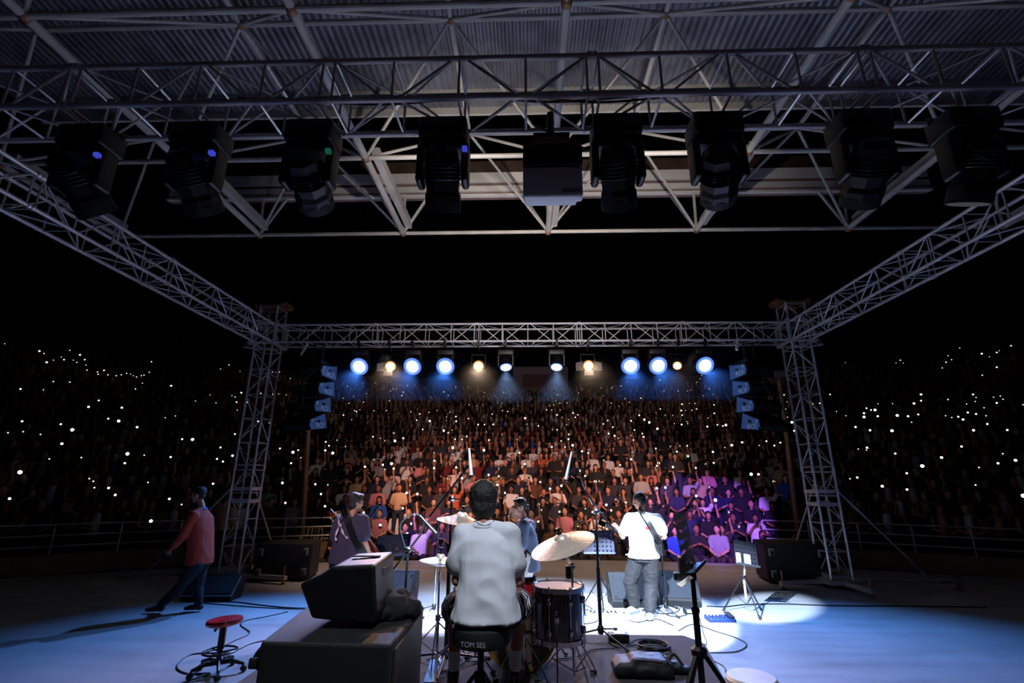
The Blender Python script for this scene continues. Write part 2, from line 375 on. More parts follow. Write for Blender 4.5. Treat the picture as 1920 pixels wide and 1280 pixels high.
def figure(name, label, base, J, skin, hairst, hairm, top, topm, bot, botm, shoem, head_s=1.0, voxel=0.009, curl=(0.6, 0.6), palm=None, hd=None, group=None, eyes=True, dec=None, thin=1.0, foldamp=0.006):
    """J holds the joints in the figure's own frame, base on the ground; top/bot are dictionaries describing clothes"""
    T = thing(name, label, 'person', base, 0.0, group)
    b = MB(); g = lambda k: V(J[k])
    R, P = headmesh(b, g('head'), J['look'], J.get('nod', 0.0), head_s, roll=J.get('tilt', 0.0))
    nb = g('neck'); limb(b, [nb-V((0, 0, 0.04)), nb, P(0, 0.02, -0.06)], [0.06, 0.052, 0.05])
    rz = J.get('turn', 0.0); pr = J.get('pturn', rz)
    pel = g('pelvis'); ch = g('chest')
    secs = between([(pel-V((0, 0, 0.08)), 0.14*thin, 0.10*thin, pr), (pel, 0.165*thin, 0.115*thin, pr), (pel.lerp(ch, 0.45), 0.135*thin, 0.095*thin, (pr+rz)/2), (ch-V((0, 0, 0.02)), 0.165*thin, 0.11*thin, rz), (ch.lerp(nb, 0.6), 0.15*thin, 0.085, rz), (nb-V((0, 0, 0.005)), 0.06, 0.055, rz)])
    torso(b, secs)
    for sd in 'lr':
        sh, el, wr = g('sh_'+sd), g('el_'+sd), g('wr_'+sd); hp, kn, an = g('hp_'+sd), g('kn_'+sd), g('an_'+sd)
        limb(b, [sh, sh.lerp(el, 0.5), el], [0.055*thin, 0.047*thin, 0.040]); limb(b, [el, el.lerp(wr, 0.35), wr], [0.040, 0.039, 0.026])
        limb(b, [hp, hp.lerp(kn, 0.5), kn], [0.088*thin, 0.075*thin, 0.056]); limb(b, [kn, kn.lerp(an, 0.35), an], [0.054, 0.056, 0.036])
        d = (hd or {}).get(sd, (wr-el)); pn = (palm or {}).get(sd, (0, -1, 0))
        hand(b, wr, d, pn, 1 if sd == 'l' else -1, curl[0] if sd == 'l' else curl[1])
        foot(b, an, J.get('toe_'+sd, (0, -1, 0)))
    me = fuse(b, voxel, 3, dec); body = obj('body', me, skin, T)
    # shirt
    s_ = MB(); o = top.get('loose', 0.022)
    hem = top.get('hem', 0.02)
    ss = between([(pel-V((0, 0, hem)), 0.175*thin+o+top.get('flare', 0), 0.125*thin+o+top.get('flare', 0), pr), (pel+V((0, 0, 0.06)), 0.165*thin+o, 0.118*thin+o, pr), (pel.lerp(ch, 0.5), 0.163*thin+o, 0.121*thin+o, (pr+rz)/2), (ch-V((0, 0, 0.02)), 0.17*thin+o, 0.115*thin+o, rz), (ch.lerp(nb, 0.55), 0.165*thin+o*0.7, 0.09+o*0.6, rz), (nb-V((0, 0, 0.015)), 0.07+o*0.3, 0.062+o*0.3, rz)])
    torso(s_, ss)
    for sd in 'lr':
        sh, el, wr = g('sh_'+sd), g('el_'+sd), g('wr_'+sd); L = top.get('sleeve', 0.75)
        s_.ell(sh, (0.062*thin+o*0.7,)*3)
        if L <= 1: limb(s_, [sh, sh.lerp(el, L*0.5), sh.lerp(el, L)], [0.062*thin+o*0.7, 0.060*thin+o*0.9, 0.054*thin+o*1.1])
        else:
            limb(s_, [sh, sh.lerp(el, 0.5), el], [0.062*thin+o*0.7, 0.055+o*0.7, 0.046+o*0.7]); limb(s_, [el, el.lerp(wr, (L-1)*0.5), el.lerp(wr, L-1)], [0.046+o*0.7, 0.044+o*0.6, 0.034+o*0.6])
        if sd == 'l': s_.tube([sh, nb-V((0, 0, 0.02))], [0.058+o*0.5, 0.06], 12)
        else: s_.tube([sh, nb-V((0, 0, 0.02))], [0.058+o*0.5, 0.06], 12)
    sm = fuse(s_, max(voxel, 0.010), 5, dec); folds(sm, foldamp, top.get('fs', 7.0), top.get('seed', 0), (1, 1, top.get('sq', 0.45)))
    shirt = obj(top.get('name', 'shirt'), sm, topm, T)
    # trousers
    t_ = MB(); o = bot.get('loose', 0.015); L = bot.get('len', 0.97)
    torso(t_, between([(pel-V((0, 0, 0.10)), 0.155*thin+o, 0.115*thin+o, pr), (pel+V((0, 0, 0.06)), 0.165*thin+o*0.7, 0.118*thin+o*0.7, pr)]))
    for sd in 'lr':
        hp, kn, an = g('hp_'+sd), g('kn_'+sd), g('an_'+sd)
        if L <= 0.5: limb(t_, [hp, hp.lerp(kn, L), hp.lerp(kn, L*2)], [0.092*thin+o, 0.085*thin+o*1.2, 0.075+o*1.4])
        else:
            limb(t_, [hp, hp.lerp(kn, 0.5), kn], [0.092*thin+o, 0.082*thin+o, 0.064+o]); limb(t_, [kn, kn.lerp(an, (L*2-1)*0.5), kn.lerp(an, L*2-1)], [0.064+o, 0.060+o, bot.get('cuff', 0.045)+o])
    tm = fuse(t_, max(voxel, 0.010), 4, dec); folds(tm, foldamp, 9.0, 3+top.get('seed', 0), (1, 1, 1.3)); trousers = obj(bot.get('name', 'trousers'), tm, botm, T)
    if shoem is not None:
        for sd in 'lr':
            f = MB(); an = g('an_'+sd); foot(f, an, J.get('toe_'+sd, (0, -1, 0)), 1.0, 0.047); limb(f, [an+V((0, 0, 0.01)), an-V((0, 0, 0.03))], [0.045, 0.046])
            obj('shoe', fuse(f, 0.009, 3), shoem, T)
    if hairst:
        hm = fuse(hairmesh(P, R, hairst, head_s), max(voxel, 0.007), 2, dec); folds(hm, 0.006 if not dec else 0.0, 26, 1); obj('hair', hm, hairm, T)
    if eyes:
        e = MB()
        for k in (-1, 1): e.ell(P(k*0.03, -0.082, 0.005), (0.011, 0.009, 0.008), R)
        e.build('eyes', M['white'], T); e = MB()
        for k in (-1, 1): e.ell(P(k*0.03, -0.089, 0.005), (0.005, 0.004, 0.005), R)
        e.build('pupils', M['lens'], T)
    T['_P'] = 0
    del T['_P']
    return T, P, R
# ================================================================== SETTING
def floor_mat():
    m = mat('stage_floor', (150, 152, 156), 0.42, 0, 0.10, 1.3, 0.08, 30); nt = m.node_tree; n = nt.nodes; L = nt.links
    b = n['Principled BSDF']; tc = n.new('ShaderNodeTexCoord')
    mp = n.new('ShaderNodeMapping'); mp.inputs['Scale'].default_value = (0.5, 2.2, 1); L.new(tc.outputs['Object'], mp.inputs[0])
    s = n.new('ShaderNodeTexNoise'); s.inputs['Scale'].default_value = 1.6; s.inputs['Detail'].default_value = 7; L.new(mp.outputs[0], s.inputs['Vector'])
    r = n.new('ShaderNodeMapRange'); r.inputs[1].default_value = 0.35; r.inputs[2].default_value = 0.65; r.inputs[3].default_value = 0.36; r.inputs[4].default_value = 0.62
    L.new(s.outputs['Fac'], r.inputs[0]); L.new(r.outputs[0], b.inputs['Roughness'])
    br = n.new('ShaderNodeTexBrick'); br.inputs['Scale'].default_value = 1.0; br.inputs['Brick Width'].default_value = 2.44; br.inputs['Row Height'].default_value = 1.22
    br.inputs['Mortar Size'].default_value = 0.003; br.inputs['Color1'].default_value = (1, 1, 1, 1); br.inputs['Color2'].default_value = (0.95, 0.95, 0.95, 1); br.inputs['Mortar'].default_value = (0.55, 0.55, 0.55, 1)
    L.new(tc.outputs['Object'], br.inputs['Vector'])
    old = b.inputs['Base Color'].links[0].from_socket
    mx = n.new('ShaderNodeVectorMath'); mx.operation = 'MULTIPLY'; L.new(old, mx.inputs[0]); L.new(br.outputs['Color'], mx.inputs[1]); L.new(mx.outputs[0], b.inputs['Base Color'])
    return m
# stage deck, its front edge a shallow arc
CX, CY = 0.5, -2.0
edge = []
for i in range(41):
    a = -0.62+1.24*i/40; R0 = 22.0
    edge.append((0.9+R0*math.sin(a), -8.45+R0*math.cos(a)))
deck = MB(); pts = [(-11.9, -4), (13.7, -4)] + edge[::-1]
deck.prism(pts, -0.45, 0.0, 'z'); struct('floor', deck, floor_mat())
pit = MB().box((0, 14, -0.5), (90, 60, 0.1)); struct('floor_pit', pit, M['concd'])
RISER = 0.35
def GR(px, py, dz=0): return G(px, py, RISER+dz)
a_, b_, c_ = GR(740, 1188), GR(1295, 1190), GR(1352, 1280)
rs = MB(); poly = [(-2.3, 2.2), (1.9, 2.2), (c_.x+0.05, c_.y), (b_.x+0.06, b_.y-0.25), (b_.x-0.06, b_.y), (-0.98, b_.y-0.03), (-2.3, b_.y-0.03)]
RFY = b_.y
riser = MB(); riser.prism(poly, 0.0, RISER-0.012, 'z')
tag(riser.build('drum_riser', M['tolex'], smooth=False), 'low drum platform under the black rug, in front of the musicians', 'riser')
rg = MB(); rp = [(-2.28, 2.25), (1.88, 2.25), (c_.x+0.03, c_.y), (b_.x+0.04, b_.y-0.25), (b_.x-0.08, b_.y-0.015), (-0.99, b_.y-0.045), (-2.28, b_.y-0.045)]
rg.prism(rp, RISER-0.012, RISER, 'z')
tag(rg.build('rug', M['rug'], smooth=False), 'black rug spread under the drum kit', 'rug')

# amphitheatre: circular treads round the stage
R1, NROW, RD = 16.5, 25, 0.8
def seat_z(k): return -0.03+0.4*RD*k
tiers = MB(); NA = 96; A0, A1 = -1.15, 1.15
def arc(r, z): return [V((CX+r*math.sin(A0+(A1-A0)*i/NA), CY+r*math.cos(A0+(A1-A0)*i/NA), z)) for i in range(NA+1)]
vs = []; fs = []
for k in range(0, NROW+1):
    r = R1+k*RD-0.25; zb = -0.45 if k == 0 else seat_z(k-1)
    rows = [arc(r, zb), arc(r, seat_z(k)), arc(r+RD if k < NROW else r+2.6, seat_z(k))]
    for q in range(2):
        o_ = len(vs); vs += rows[q]+rows[q+1]
        fs += [(o_+i, o_+i+1, o_+NA+2+i, o_+NA+1+i) for i in range(NA)]
tiers.add(vs, fs); struct('floor_terrace', tiers, M['concd'])
bw = MB(); rB = R1+NROW*RD+2.0
bw.add(arc(rB, 7.5)+arc(rB, 9.45)+arc(rB+0.3, 9.45)+arc(rB+0.3, 7.5), [(o*(NA+1)+i, o*(NA+1)+i+1, (o+1)*(NA+1)+i+1, (o+1)*(NA+1)+i) for o in range(3) for i in range(NA)])
struct('wall_back', bw, M['concd'])
# pale banner on the back wall
p0 = AT(962, 688, 36.2); p1 = AT(1066, 742, 36.2)
t = thing('banner', 'pale square banner hung above the top row of the crowd', 'banner', ((p0.x+p1.x)/2, 36.2, p1.z))
W_, H_ = p1.x-p0.x, p0.z-p1.z
MB().box((0, 0, H_/2), (W_, 0.12, H_)).build('sheet', M['banner'], t, smooth=False)
MB().box((-0.05, -0.07, H_*0.52), (W_*0.62, 0.03, H_*0.44)).build('printed_panel', M['bannerd'], t, smooth=False)

# curved retaining walls and railings beside the centre block
RW = 17.05; WZ = 0.34
def pol(ang, r, z): return V((CX+r*math.sin(ang), CY+r*math.cos(ang), z))
def ang_at(px, r=RW):
    d = ray(px, 1000); d.z = 0; best = None
    for i in range(400):
        p = d*(i*0.06); q = math.hypot(p.x-CX, p.y-CY)
        if q >= r: return math.atan2(p.x-CX, p.y-CY)
AL, AR = ang_at(621), ang_at(1431)
def side_wall(name, a0, a1):
    n = 24; aa = [a0+(a1-a0)*i/n for i in range(n+1)]
    rows = [[pol(a, RW-0.25, -0.45) for a in aa], [pol(a, RW-0.25, WZ) for a in aa], [pol(a, RW+0.1, WZ) for a in aa], [pol(a, RW+0.1, -0.45) for a in aa]]
    vs = [p for r in rows for p in r]; m_ = n+1
    fs = [(o*m_+i, o*m_+i+1, ((o+1) % 4)*m_+i+1, ((o+1) % 4)*m_+i) for o in range(4) for i in range(n)]+[(0, m_, 2*m_, 3*m_), (n, 3*m_+n, 2*m_+n, m_+n)]
    struct(name, MB().add(vs, fs), M['conc'])
side_wall('wall_left', -1.0, AL); side_wall('wall_right', AR, 1.0)
def railing(label, a0, a1):
    n = 24; t = thing('railing', label, 'railing', pol(a0 if abs(a0) < abs(a1) else a1, RW-0.1, WZ)); O_ = t.location.copy()
    h = 0.62
    aa = [a0+(a1-a0)*i/n for i in range(n+1)]
    for k in range(3): MB().tube([pol(a, RW-0.1, WZ+h*(1-0.36*k))-O_ for a in aa], 0.02, 8).build('rail', M['railm'], t)
    for k in range(0, n+1, 3): MB().tube([pol(aa[k], RW-0.1, WZ)-O_, pol(aa[k], RW-0.1, WZ+h)-O_], 0.02, 8).build('post', M['railm'], t)
railing('metal railing on the curved wall left of the bass player', AL-0.55, AL)
railing('metal railing on the curved wall right of the wooden post', AR, AR+0.5)

# ------------------------------------------------------------------ trusses
def truss(name, label, p0, p1, up, bay=0.5625, rc=0.025, joints=(), z0ang=0, starts=None):
    p0, p1 = V(p0), V(p1); ax = (p1-p0); L = ax.length; ax.normalize(); up = V(up).normalized(); sd = ax.cross(up)
    t = thing(name, label, 'truss', p0)
    c = {(i, j): sd*(i*S/2)+up*(j*S/2) for i in (-1, 1) for j in (-1, 1)}
    n = max(1, round(L/bay)); b = L/n
    for k, off in c.items():
        pp, rr = [off], [rc]
        for i in range(4, n, 4):
            for e, q_ in ((-0.041, rc), (-0.04, 0.036), (-0.006, 0.036), (-0.005, rc), (0.005, rc), (0.006, 0.036), (0.04, 0.036), (0.041, rc)): pp.append(off+ax*(i*b+e)); rr.append(q_)
        MB().tube(pp+[off+ax*L], rr+[rc], 10).build('chord', M['alu'], t)
    faces = [((-1, -1), (-1, 1)), ((1, -1), (1, 1)), ((-1, -1), (1, -1)), ((-1, 1), (1, 1))]
    for fi, (q0, q1) in enumerate(faces):
        mb = MB(); a, d = c[q0], c[q1]
        for i in range(n+1):
            s_ = min(max(i*b, 0.03), L-0.03)
            if i % 4 == 0 and 0 < i < n:
                for e in (-0.05, 0.05): mb.tube([a+ax*(s_+e), d+ax*(s_+e)], 0.011, 6)
            else: mb.tube([a+ax*s_, d+ax*s_], 0.011, 6)
            if i < n:
                u, v = (a, d) if (i+fi) % 2 == 0 else (d, a)
                mb.tube([u+ax*(i*b+0.05), v+ax*((i+1)*b-0.05)], 0.011, 6)
        mb.build('lattice', M['alu'], t)
    return t
h2 = S/2; ZC = ZB+h2
truss('box_truss', 'long front box truss with the stage lights hanging under it', (XL+0.02, D+h2, ZC), (XR-0.02, D+h2, ZC), (0, 0, 1))
truss('box_truss', 'rear box truss overhead with moving heads and projector under it', (-6.05, DR+h2, ZC), (6.05, DR+h2, ZC), (0, 0, 1), joints=())
truss('box_truss', 'left side box truss running from overhead to the left tower', (XL-h2, 0.3, ZC), (XL-h2, D, ZC), (0, 0, 1))
truss('box_truss', 'right side box truss running from overhead to the right tower', (XR+h2, 0.3, ZC), (XR+h2, D, ZC), (0, 0, 1))
for sgn, x, nm in ((-1, XL, 'left'), (1, XR, 'right')):
    bx, by = x+sgn*h2, D+h2
    tw = truss('truss_tower', 'aluminium truss tower standing at the %s front corner of the stage' % nm, (bx, by, 0.14), (bx, by, 5.72), (0, 1, 0), 0.5)
    # hoist head on top, sleeve, base with outriggers
    z = 5.72-0.14
    hb = MB().box((0, 0, z+0.03), (S+0.38, 0.22, 0.10)); hb.tube([(-0.33, -0.14, z+0.05), (-0.33, 0.14, z+0.05)], 0.07, 12).tube([(0.33, -0.14, z+0.05), (0.33, 0.14, z+0.05)], 0.07, 12)
    hb.box((0, 0, z-0.04), (0.30, 0.16, 0.08)); hb.build('top_sheave_beam', M['rust'], tw)
    sl = MB()
    for i in (-1, 1):
        for j in (-1, 1):
            sl.box((i*(h2+0.06), j*(h2+0.06), ZC-0.14), (0.05, 0.05, 0.55))
    for zz in (ZB-0.14-0.03, ZB+S-0.14+0.03):
        for i in (-1, 1): sl.box((0, i*(h2+0.06), zz), (S+0.2, 0.05, 0.05)).box((i*(h2+0.06), 0, zz), (0.05, S+0.2, 0.05))
    e = sgn*(h2+0.06)
    sl.tube([(e, -h2, ZB-0.14-0.05), (e+sgn*0.32, 0.02, ZB-0.14-0.05), (e, h2, ZB-0.14-0.05)], 0.022, 6).tube([(e, -h2, ZB+0.02), (e+sgn*0.32, 0.02, ZB-0.14-0.05)], 0.016, 6)
    sl.build('sleeve_block', M['alu'], tw)
    for zz in (0.03, 1.42, 1.62, 1.62+0):
        pass
    for zz in (0.06, 1.36, 1.60):
        pl = MB()
        for i in (-1, 1): pl.box((0, i*h2, zz), (S+0.06, 0.02, 0.07)); pl.box((i*h2, 0, zz), (0.02, S+0.06, 0.07))
        pl.build('stiffener_ring', M['alu'], tw)
    bs = MB().box((0, 0, -0.02), (0.62, 0.62, 0.08)); bs.build('base_plate', M['alu'], tw, smooth=False)
    for dx, dy, Ln in ((sgn*1, 0, 2.0), (-sgn*0.9, -0.24, 0.95), (0, -1, 0.75), (0, 1, 1.6)):
        d = V((dx, dy, 0)).normalized(); R = RZ(math.atan2(d.y, d.x))
        og = MB().box(d*(0.3+Ln/2)+V((0, 0, -0.03)), (Ln, 0.09, 0.07), R); o = og.build('outrigger', M['alu'], tw, smooth=False)
        j = MB().tube([d*(0.25+Ln)+V((0, 0, -0.13)), d*(0.25+Ln)+V((0, 0, 0.18))], 0.016, 8).lathe([(0.06, 0), (0.055, 0.012), (0.02, 0.03)], d*(0.25+Ln)+V((0, 0, -0.14)), 14)
        j.build('screw_jack', M['rust'], o)
    br = MB().tube([(sgn*h2, 0, 1.75), (sgn*1.75, 0, 0.02)], 0.02, 8); br.build('brace', M['alu'], tw)
    br = MB().tube([(0, h2, 1.75), (0, 1.7, 0.02)], 0.02, 8); br.build('brace', M['alu'], tw)

# ------------------------------------------------------------------ roof
GX = [-8.75, -5.68, -2.6, 0.45, 3.52, 6.6, 9.7]; GYR = [1.45, 4.05, 6.62, 9.08]; ZL, ZU = 6.92, 8.25
rf = thing('roof_space_frame', 'tubular steel space frame carrying the roof above the stage', 'roof frame', (0.45, 5, ZL))
O = V((0.45, 5, ZL)); T3 = lambda x, y, z: V((x, y, z))-O
nodes = MB()
for y in GYR:
    for i in range(len(GX)-1): MB().tube([T3(GX[i], y, ZL), T3(GX[i+1], y, ZL)], 0.038, 10).build('chord', M['paint'], rf)
    for x in GX: nodes.ell(T3(x, y, ZL), (0.075, 0.075, 0.075), n=10, mrow=7)
for x in GX:
    for i in range(3): MB().tube([T3(x, GYR[i], ZL), T3(x, GYR[i+1], ZL)], 0.055, 10).build('main_tube', M['paint'], rf)
    fb = MB(); fb.box(T3(x+0.13, (GYR[2]+GYR[3])/2, ZL+0.16), (0.12, GYR[3]-GYR[2]-0.1, 0.16)); fb.build('plate_beam', M['paint'], rf, smooth=False)
st = MB()
UX = [(GX[i]+GX[i+1])/2 for i in range(len(GX)-1)]; UY = [0.2, 2.75, 5.33, 7.7]
for x in UX:
    for y in UY:
        nodes.ell(T3(x, y, ZU), (0.07, 0.07, 0.07), n=10, mrow=7)
for i, x in enumerate(UX):
    for j, y in enumerate(UY):
        for xx in (GX[i], GX[i+1]):
            for jj in (j-1, j):
                if 0 <= jj < len(GYR): st.tube([T3(x, y, ZU), T3(xx, GYR[jj], ZL)], 0.026, 8)
st.build('web_struts', M['paint'], rf); nodes.build('ball_nodes', M['rust'], rf)
uc = MB()
for y in UY: uc.tube([T3(UX[0], y, ZU), T3(UX[-1], y, ZU)], 0.04, 8)
for x in UX: uc.tube([T3(x, UY[0], ZU), T3(x, UY[-1], ZU)], 0.04, 8)
uc.build('upper_chords', M['paint'], rf)
es = MB(); FY = 9.0
for x in GX[1:-1]:
    es.tube([T3(x, 9.08, ZL), T3(x-0.55, FY, 7.8)], 0.028, 8).tube([T3(x, 9.08, ZL), T3(x+0.55, FY, 7.8)], 0.028, 8).tube([T3(x, 9.08, ZL), T3(x, FY, 7.8)], 0.03, 8)
es.build('eave_struts', M['paint'], rf)
# fascia gutter: steps with dark recesses
fz0 = AT(1000, 367, FY).z; fz1 = AT(1000, 322, FY).z
fa = MB(); H = fz1-fz0; x0, x1 = -7.8, 8.4
fa.box(((x0+x1)/2, FY+0.02, fz0+H*0.80), (x1-x0, 0.05, H*0.40)); fa.box(((x0+x1)/2, FY+0.02, fz0+H*0.33), (x1-x0, 0.05, H*0.22)); fa.box(((x0+x1)/2, FY+0.0, fz0+0.02), (x1-x0, 0.08, 0.05))
struct('trim_1', fa, mat('fascia_white', (200, 194, 190), 0.6, 0, 0.1, 1.2, 0.1, 20))
fd = MB(); fd.box(((x0+x1)/2, FY+0.10, fz0+H*0.5), (x1-x0, 0.08, H*0.98)); struct('trim_2', fd, mat('fascia_recess', (118, 96, 92), 0.7))
gr_ = MB(); gz0 = fz1; gz1 = AT(1000, 297, FY).z
gr_.box(((x0+x1)/2, FY+0.12, (gz0+gz1)/2+0.02), (x1-x0, 0.05, gz1-gz0))
for k in range(270): gr_.box((x0+0.06*k+0.03, FY+0.085, (gz0+gz1)/2+0.05), (0.02, 0.03, (gz1-gz0)*0.8))
struct('trim_3', gr_, mat('rusty_mesh', (66, 44, 34), 0.8, 0, 0.4, 3))
# corrugated ceiling sheet
cl = MB(); vs = []; fs = []; nx = 680; CW0, CW1 = -9.2, 10.2; YE = 7.3
def cz(y): return 8.62-0.02*y
for i in range(nx+1):
    x = CW0+(CW1-CW0)*i/nx; k = i % 4; dz = 0.0 if k in (0, 1) else 0.013
    for j in range(15):
        y = -1.2+(YE+1.2)*j/14; vs.append(V((x, y, cz(y)+dz)))
for i in range(nx):
    for j in range(14): a = i*15+j; fs.append((a, a+1, a+16, a+15))
cl.add(vs, fs)
struct('ceiling', cl, mat('corrugated_sheet', (120, 120, 126), 0.38, 0.55, 0.35, 2.2, 0.5, 60))
# purlins under the sheet
pu = MB()
for y in (0.9, 2.9, 4.9, 6.9): pu.box((0.5, y, 8.44), (18.6, 0.08, 0.12))
pu.box((0.5, 7.3, 8.44), (19.2, 0.05, 0.22))
tag(pu.build('trim_4', M['paint'], smooth=False), kind='structure')

# small clamp and power clutter under the fascia: cable loops
def cable(name, label, pts, r=0.012, mt='cable', n=6, cat='cable', group=None):
    mb = MB().tube(bez(pts, 7), r, n); return tag(mb.build(name, M[mt]), label, cat, group)
cable('cable', 'black cable sagging along the rear truss above the projector', [(-2.6, DR+0.3, ZB+0.33), (-1.6, DR+0.32, ZB+0.27), (-0.6, DR+0.3, ZB+0.31), (0.2, DR+0.3, ZB+0.22), (1.0, DR+0.32, ZB+0.28), (2.4, DR+0.3, ZB+0.32)])
cable('cable', 'second black cable draped lower along the rear truss', [(-2.2, DR+0.1, ZB+0.14), (-1.2, DR+0.12, ZB+0.06), (-0.2, DR+0.1, ZB+0.12), (0.6, DR+0.12, ZB+0.04), (1.5, DR+0.1, ZB+0.10)], 0.010)
cable('cable', 'black cable crossing diagonally from the projector mount to the truss', [(0.05, DR+0.35, ZB+0.05), (0.35, DR+0.4, ZB-0.12), (0.62, DR+0.42, ZB-0.22)], 0.012)

# ------------------------------------------------------------------ lights on the front truss
def face(d): return V(d).normalized().to_track_quat('Z', 'Y').to_matrix()
names = {-3.71: 'leftmost blue-white wash light glowing under the front truss', -3.03: 'warm barn-door fresnel between the two leftmost blue lights', -2.52: 'second blue-white wash light from the left under the front truss',
 -1.80: 'third blue-white wash light from the left, right of the tilted one', -1.07: 'round warm orange light above the drummer under the front truss', -0.47: 'small white lamp tilted down, left of the pale banner',
 0.65: 'small white lamp tilted down, in front of the pale banner', 1.33: 'warm orange fresnel with open side barn doors, right of the banner', 2.25: 'blue-white wash light just right of the warm barn-door fresnel', 2.84: 'brightest blue-white wash light above the guitarist',
 3.27: 'small warm-white lamp between the two rightmost blue lights', 3.84: 'rightmost blue-white wash light glowing under the front truss'}
for x, k, aim in FRONT:
    o = V((x, LY, LZ)); t = thing('wash_light' if k in ('blue', 'cool') else 'fresnel_light', names[x], 'stage light', (x, LY, ZB))
    dz = LZ-ZB
    cl_ = MB().box((0, -0.2, -0.06), (0.06, 0.08, 0.1)).tube([(-0.0, -0.2, -0.02), (0, -0.2, 0.03)], 0.035, 10).tube([(0, -0.2, -0.1), (0, 0, -0.16)], 0.015, 6); cl_.build('clamp', M['blackm'], t)
    if k in ('blue', 'cool'):
        w_ = 0.36; MB().rbox((0, 0, -0.22), (w_, 0.22, 0.12), 0.02).build('base_box', M['black'], t)
        y_ = MB()
        for s_ in (-1, 1): y_.box((s_*0.16, 0, dz/2-0.14), (0.025, 0.09, 0.26))
        y_.build('yoke', M['black'], t)
    else:
        y_ = MB().tube([(-0.15, 0, dz), (-0.15, 0, dz+0.24), (0.15, 0, dz+0.24), (0.15, 0, dz)], 0.012, 6); y_.build('yoke', M['blackm'], t)
    if k == 'cool': d = V((0.10 if x < 0 else -0.10, -0.42, -0.9))
    else: d = (V(aim)-V((x, LY, LZ))); d.z *= 0.6
    fm = face(d); c = V((0, 0, dz)); r = {'blue': 0.20, 'warm': 0.12, 'cool': 0.135, 'small': 0.095}[k]
    bd = MB().lathe([(r*0.55, -0.24), (r*0.9, -0.20), (r*1.06, 0.0), (r*1.08, 0.05), (r*0.98, 0.052)], c, 24, fm); hd_ = bd.build('housing', M['black'], t)
    LR = {'blue': 0.68, 'cool': 0.8, 'warm': 0.72, 'small': 0.75}[k]
    E1, E2 = {'blue': (E_BLUE, E_HALO), 'warm': (E_WARM, E_WHALO), 'cool': (E_COOL, E_HALO), 'small': (E_WARM, E_WHALO)}[k]
    MB().lathe([(0.001, 0.012), (r*LR, 0.008), (r*(LR+0.02), -0.004)], c+fm @ V((0, 0, 0.054)), 28, fm).build('lens', E1, hd_)
    MB().lathe([(r*LR, 0.004), (r*0.98, 0.004), (r*0.98, -0.003), (r*LR, -0.003), (r*LR, 0.004)], c+fm @ V((0, 0, 0.054)), 28, fm, False).build('lens_halo', E2, hd_)  # glowing ring stands in for the halo around the lens
    if x in (-3.03, 1.33):
        for s_, nm in ((-1, 'l'), (1, 'r')):
            if x == -3.03 and s_ == 1: continue
            q = c+fm @ V((0, 0, 0.06)); xx = s_*0.12
            MB().add([q+V((xx, 0, 0.10)), q+V((xx, 0, -0.10)), q+V((xx+s_*0.16, -0.06, -0.13)), q+V((xx+s_*0.16, -0.06, 0.05)), q+V((xx, 0.006, 0.10)), q+V((xx, 0.006, -0.10)), q+V((xx+s_*0.16, -0.054, -0.13)), q+V((xx+s_*0.16, -0.054, 0.05))], [(0, 1, 2, 3), (7, 6, 5, 4), (0, 4, 5, 1), (1, 5, 6, 2), (2, 6, 7, 3), (3, 7, 4, 0)]).build('barn_door', mat('barn_door_paint', (110, 104, 104), 0.4), t, smooth=False)
        MB().box(c+V((0, -0.13, -0.20)), (0.19, 0.008, 0.11), RX(0.25)).build('barn_door', mat('barn_door_inner', (190, 165, 130), 0.35), t, smooth=False)
    if k != 'small': pass

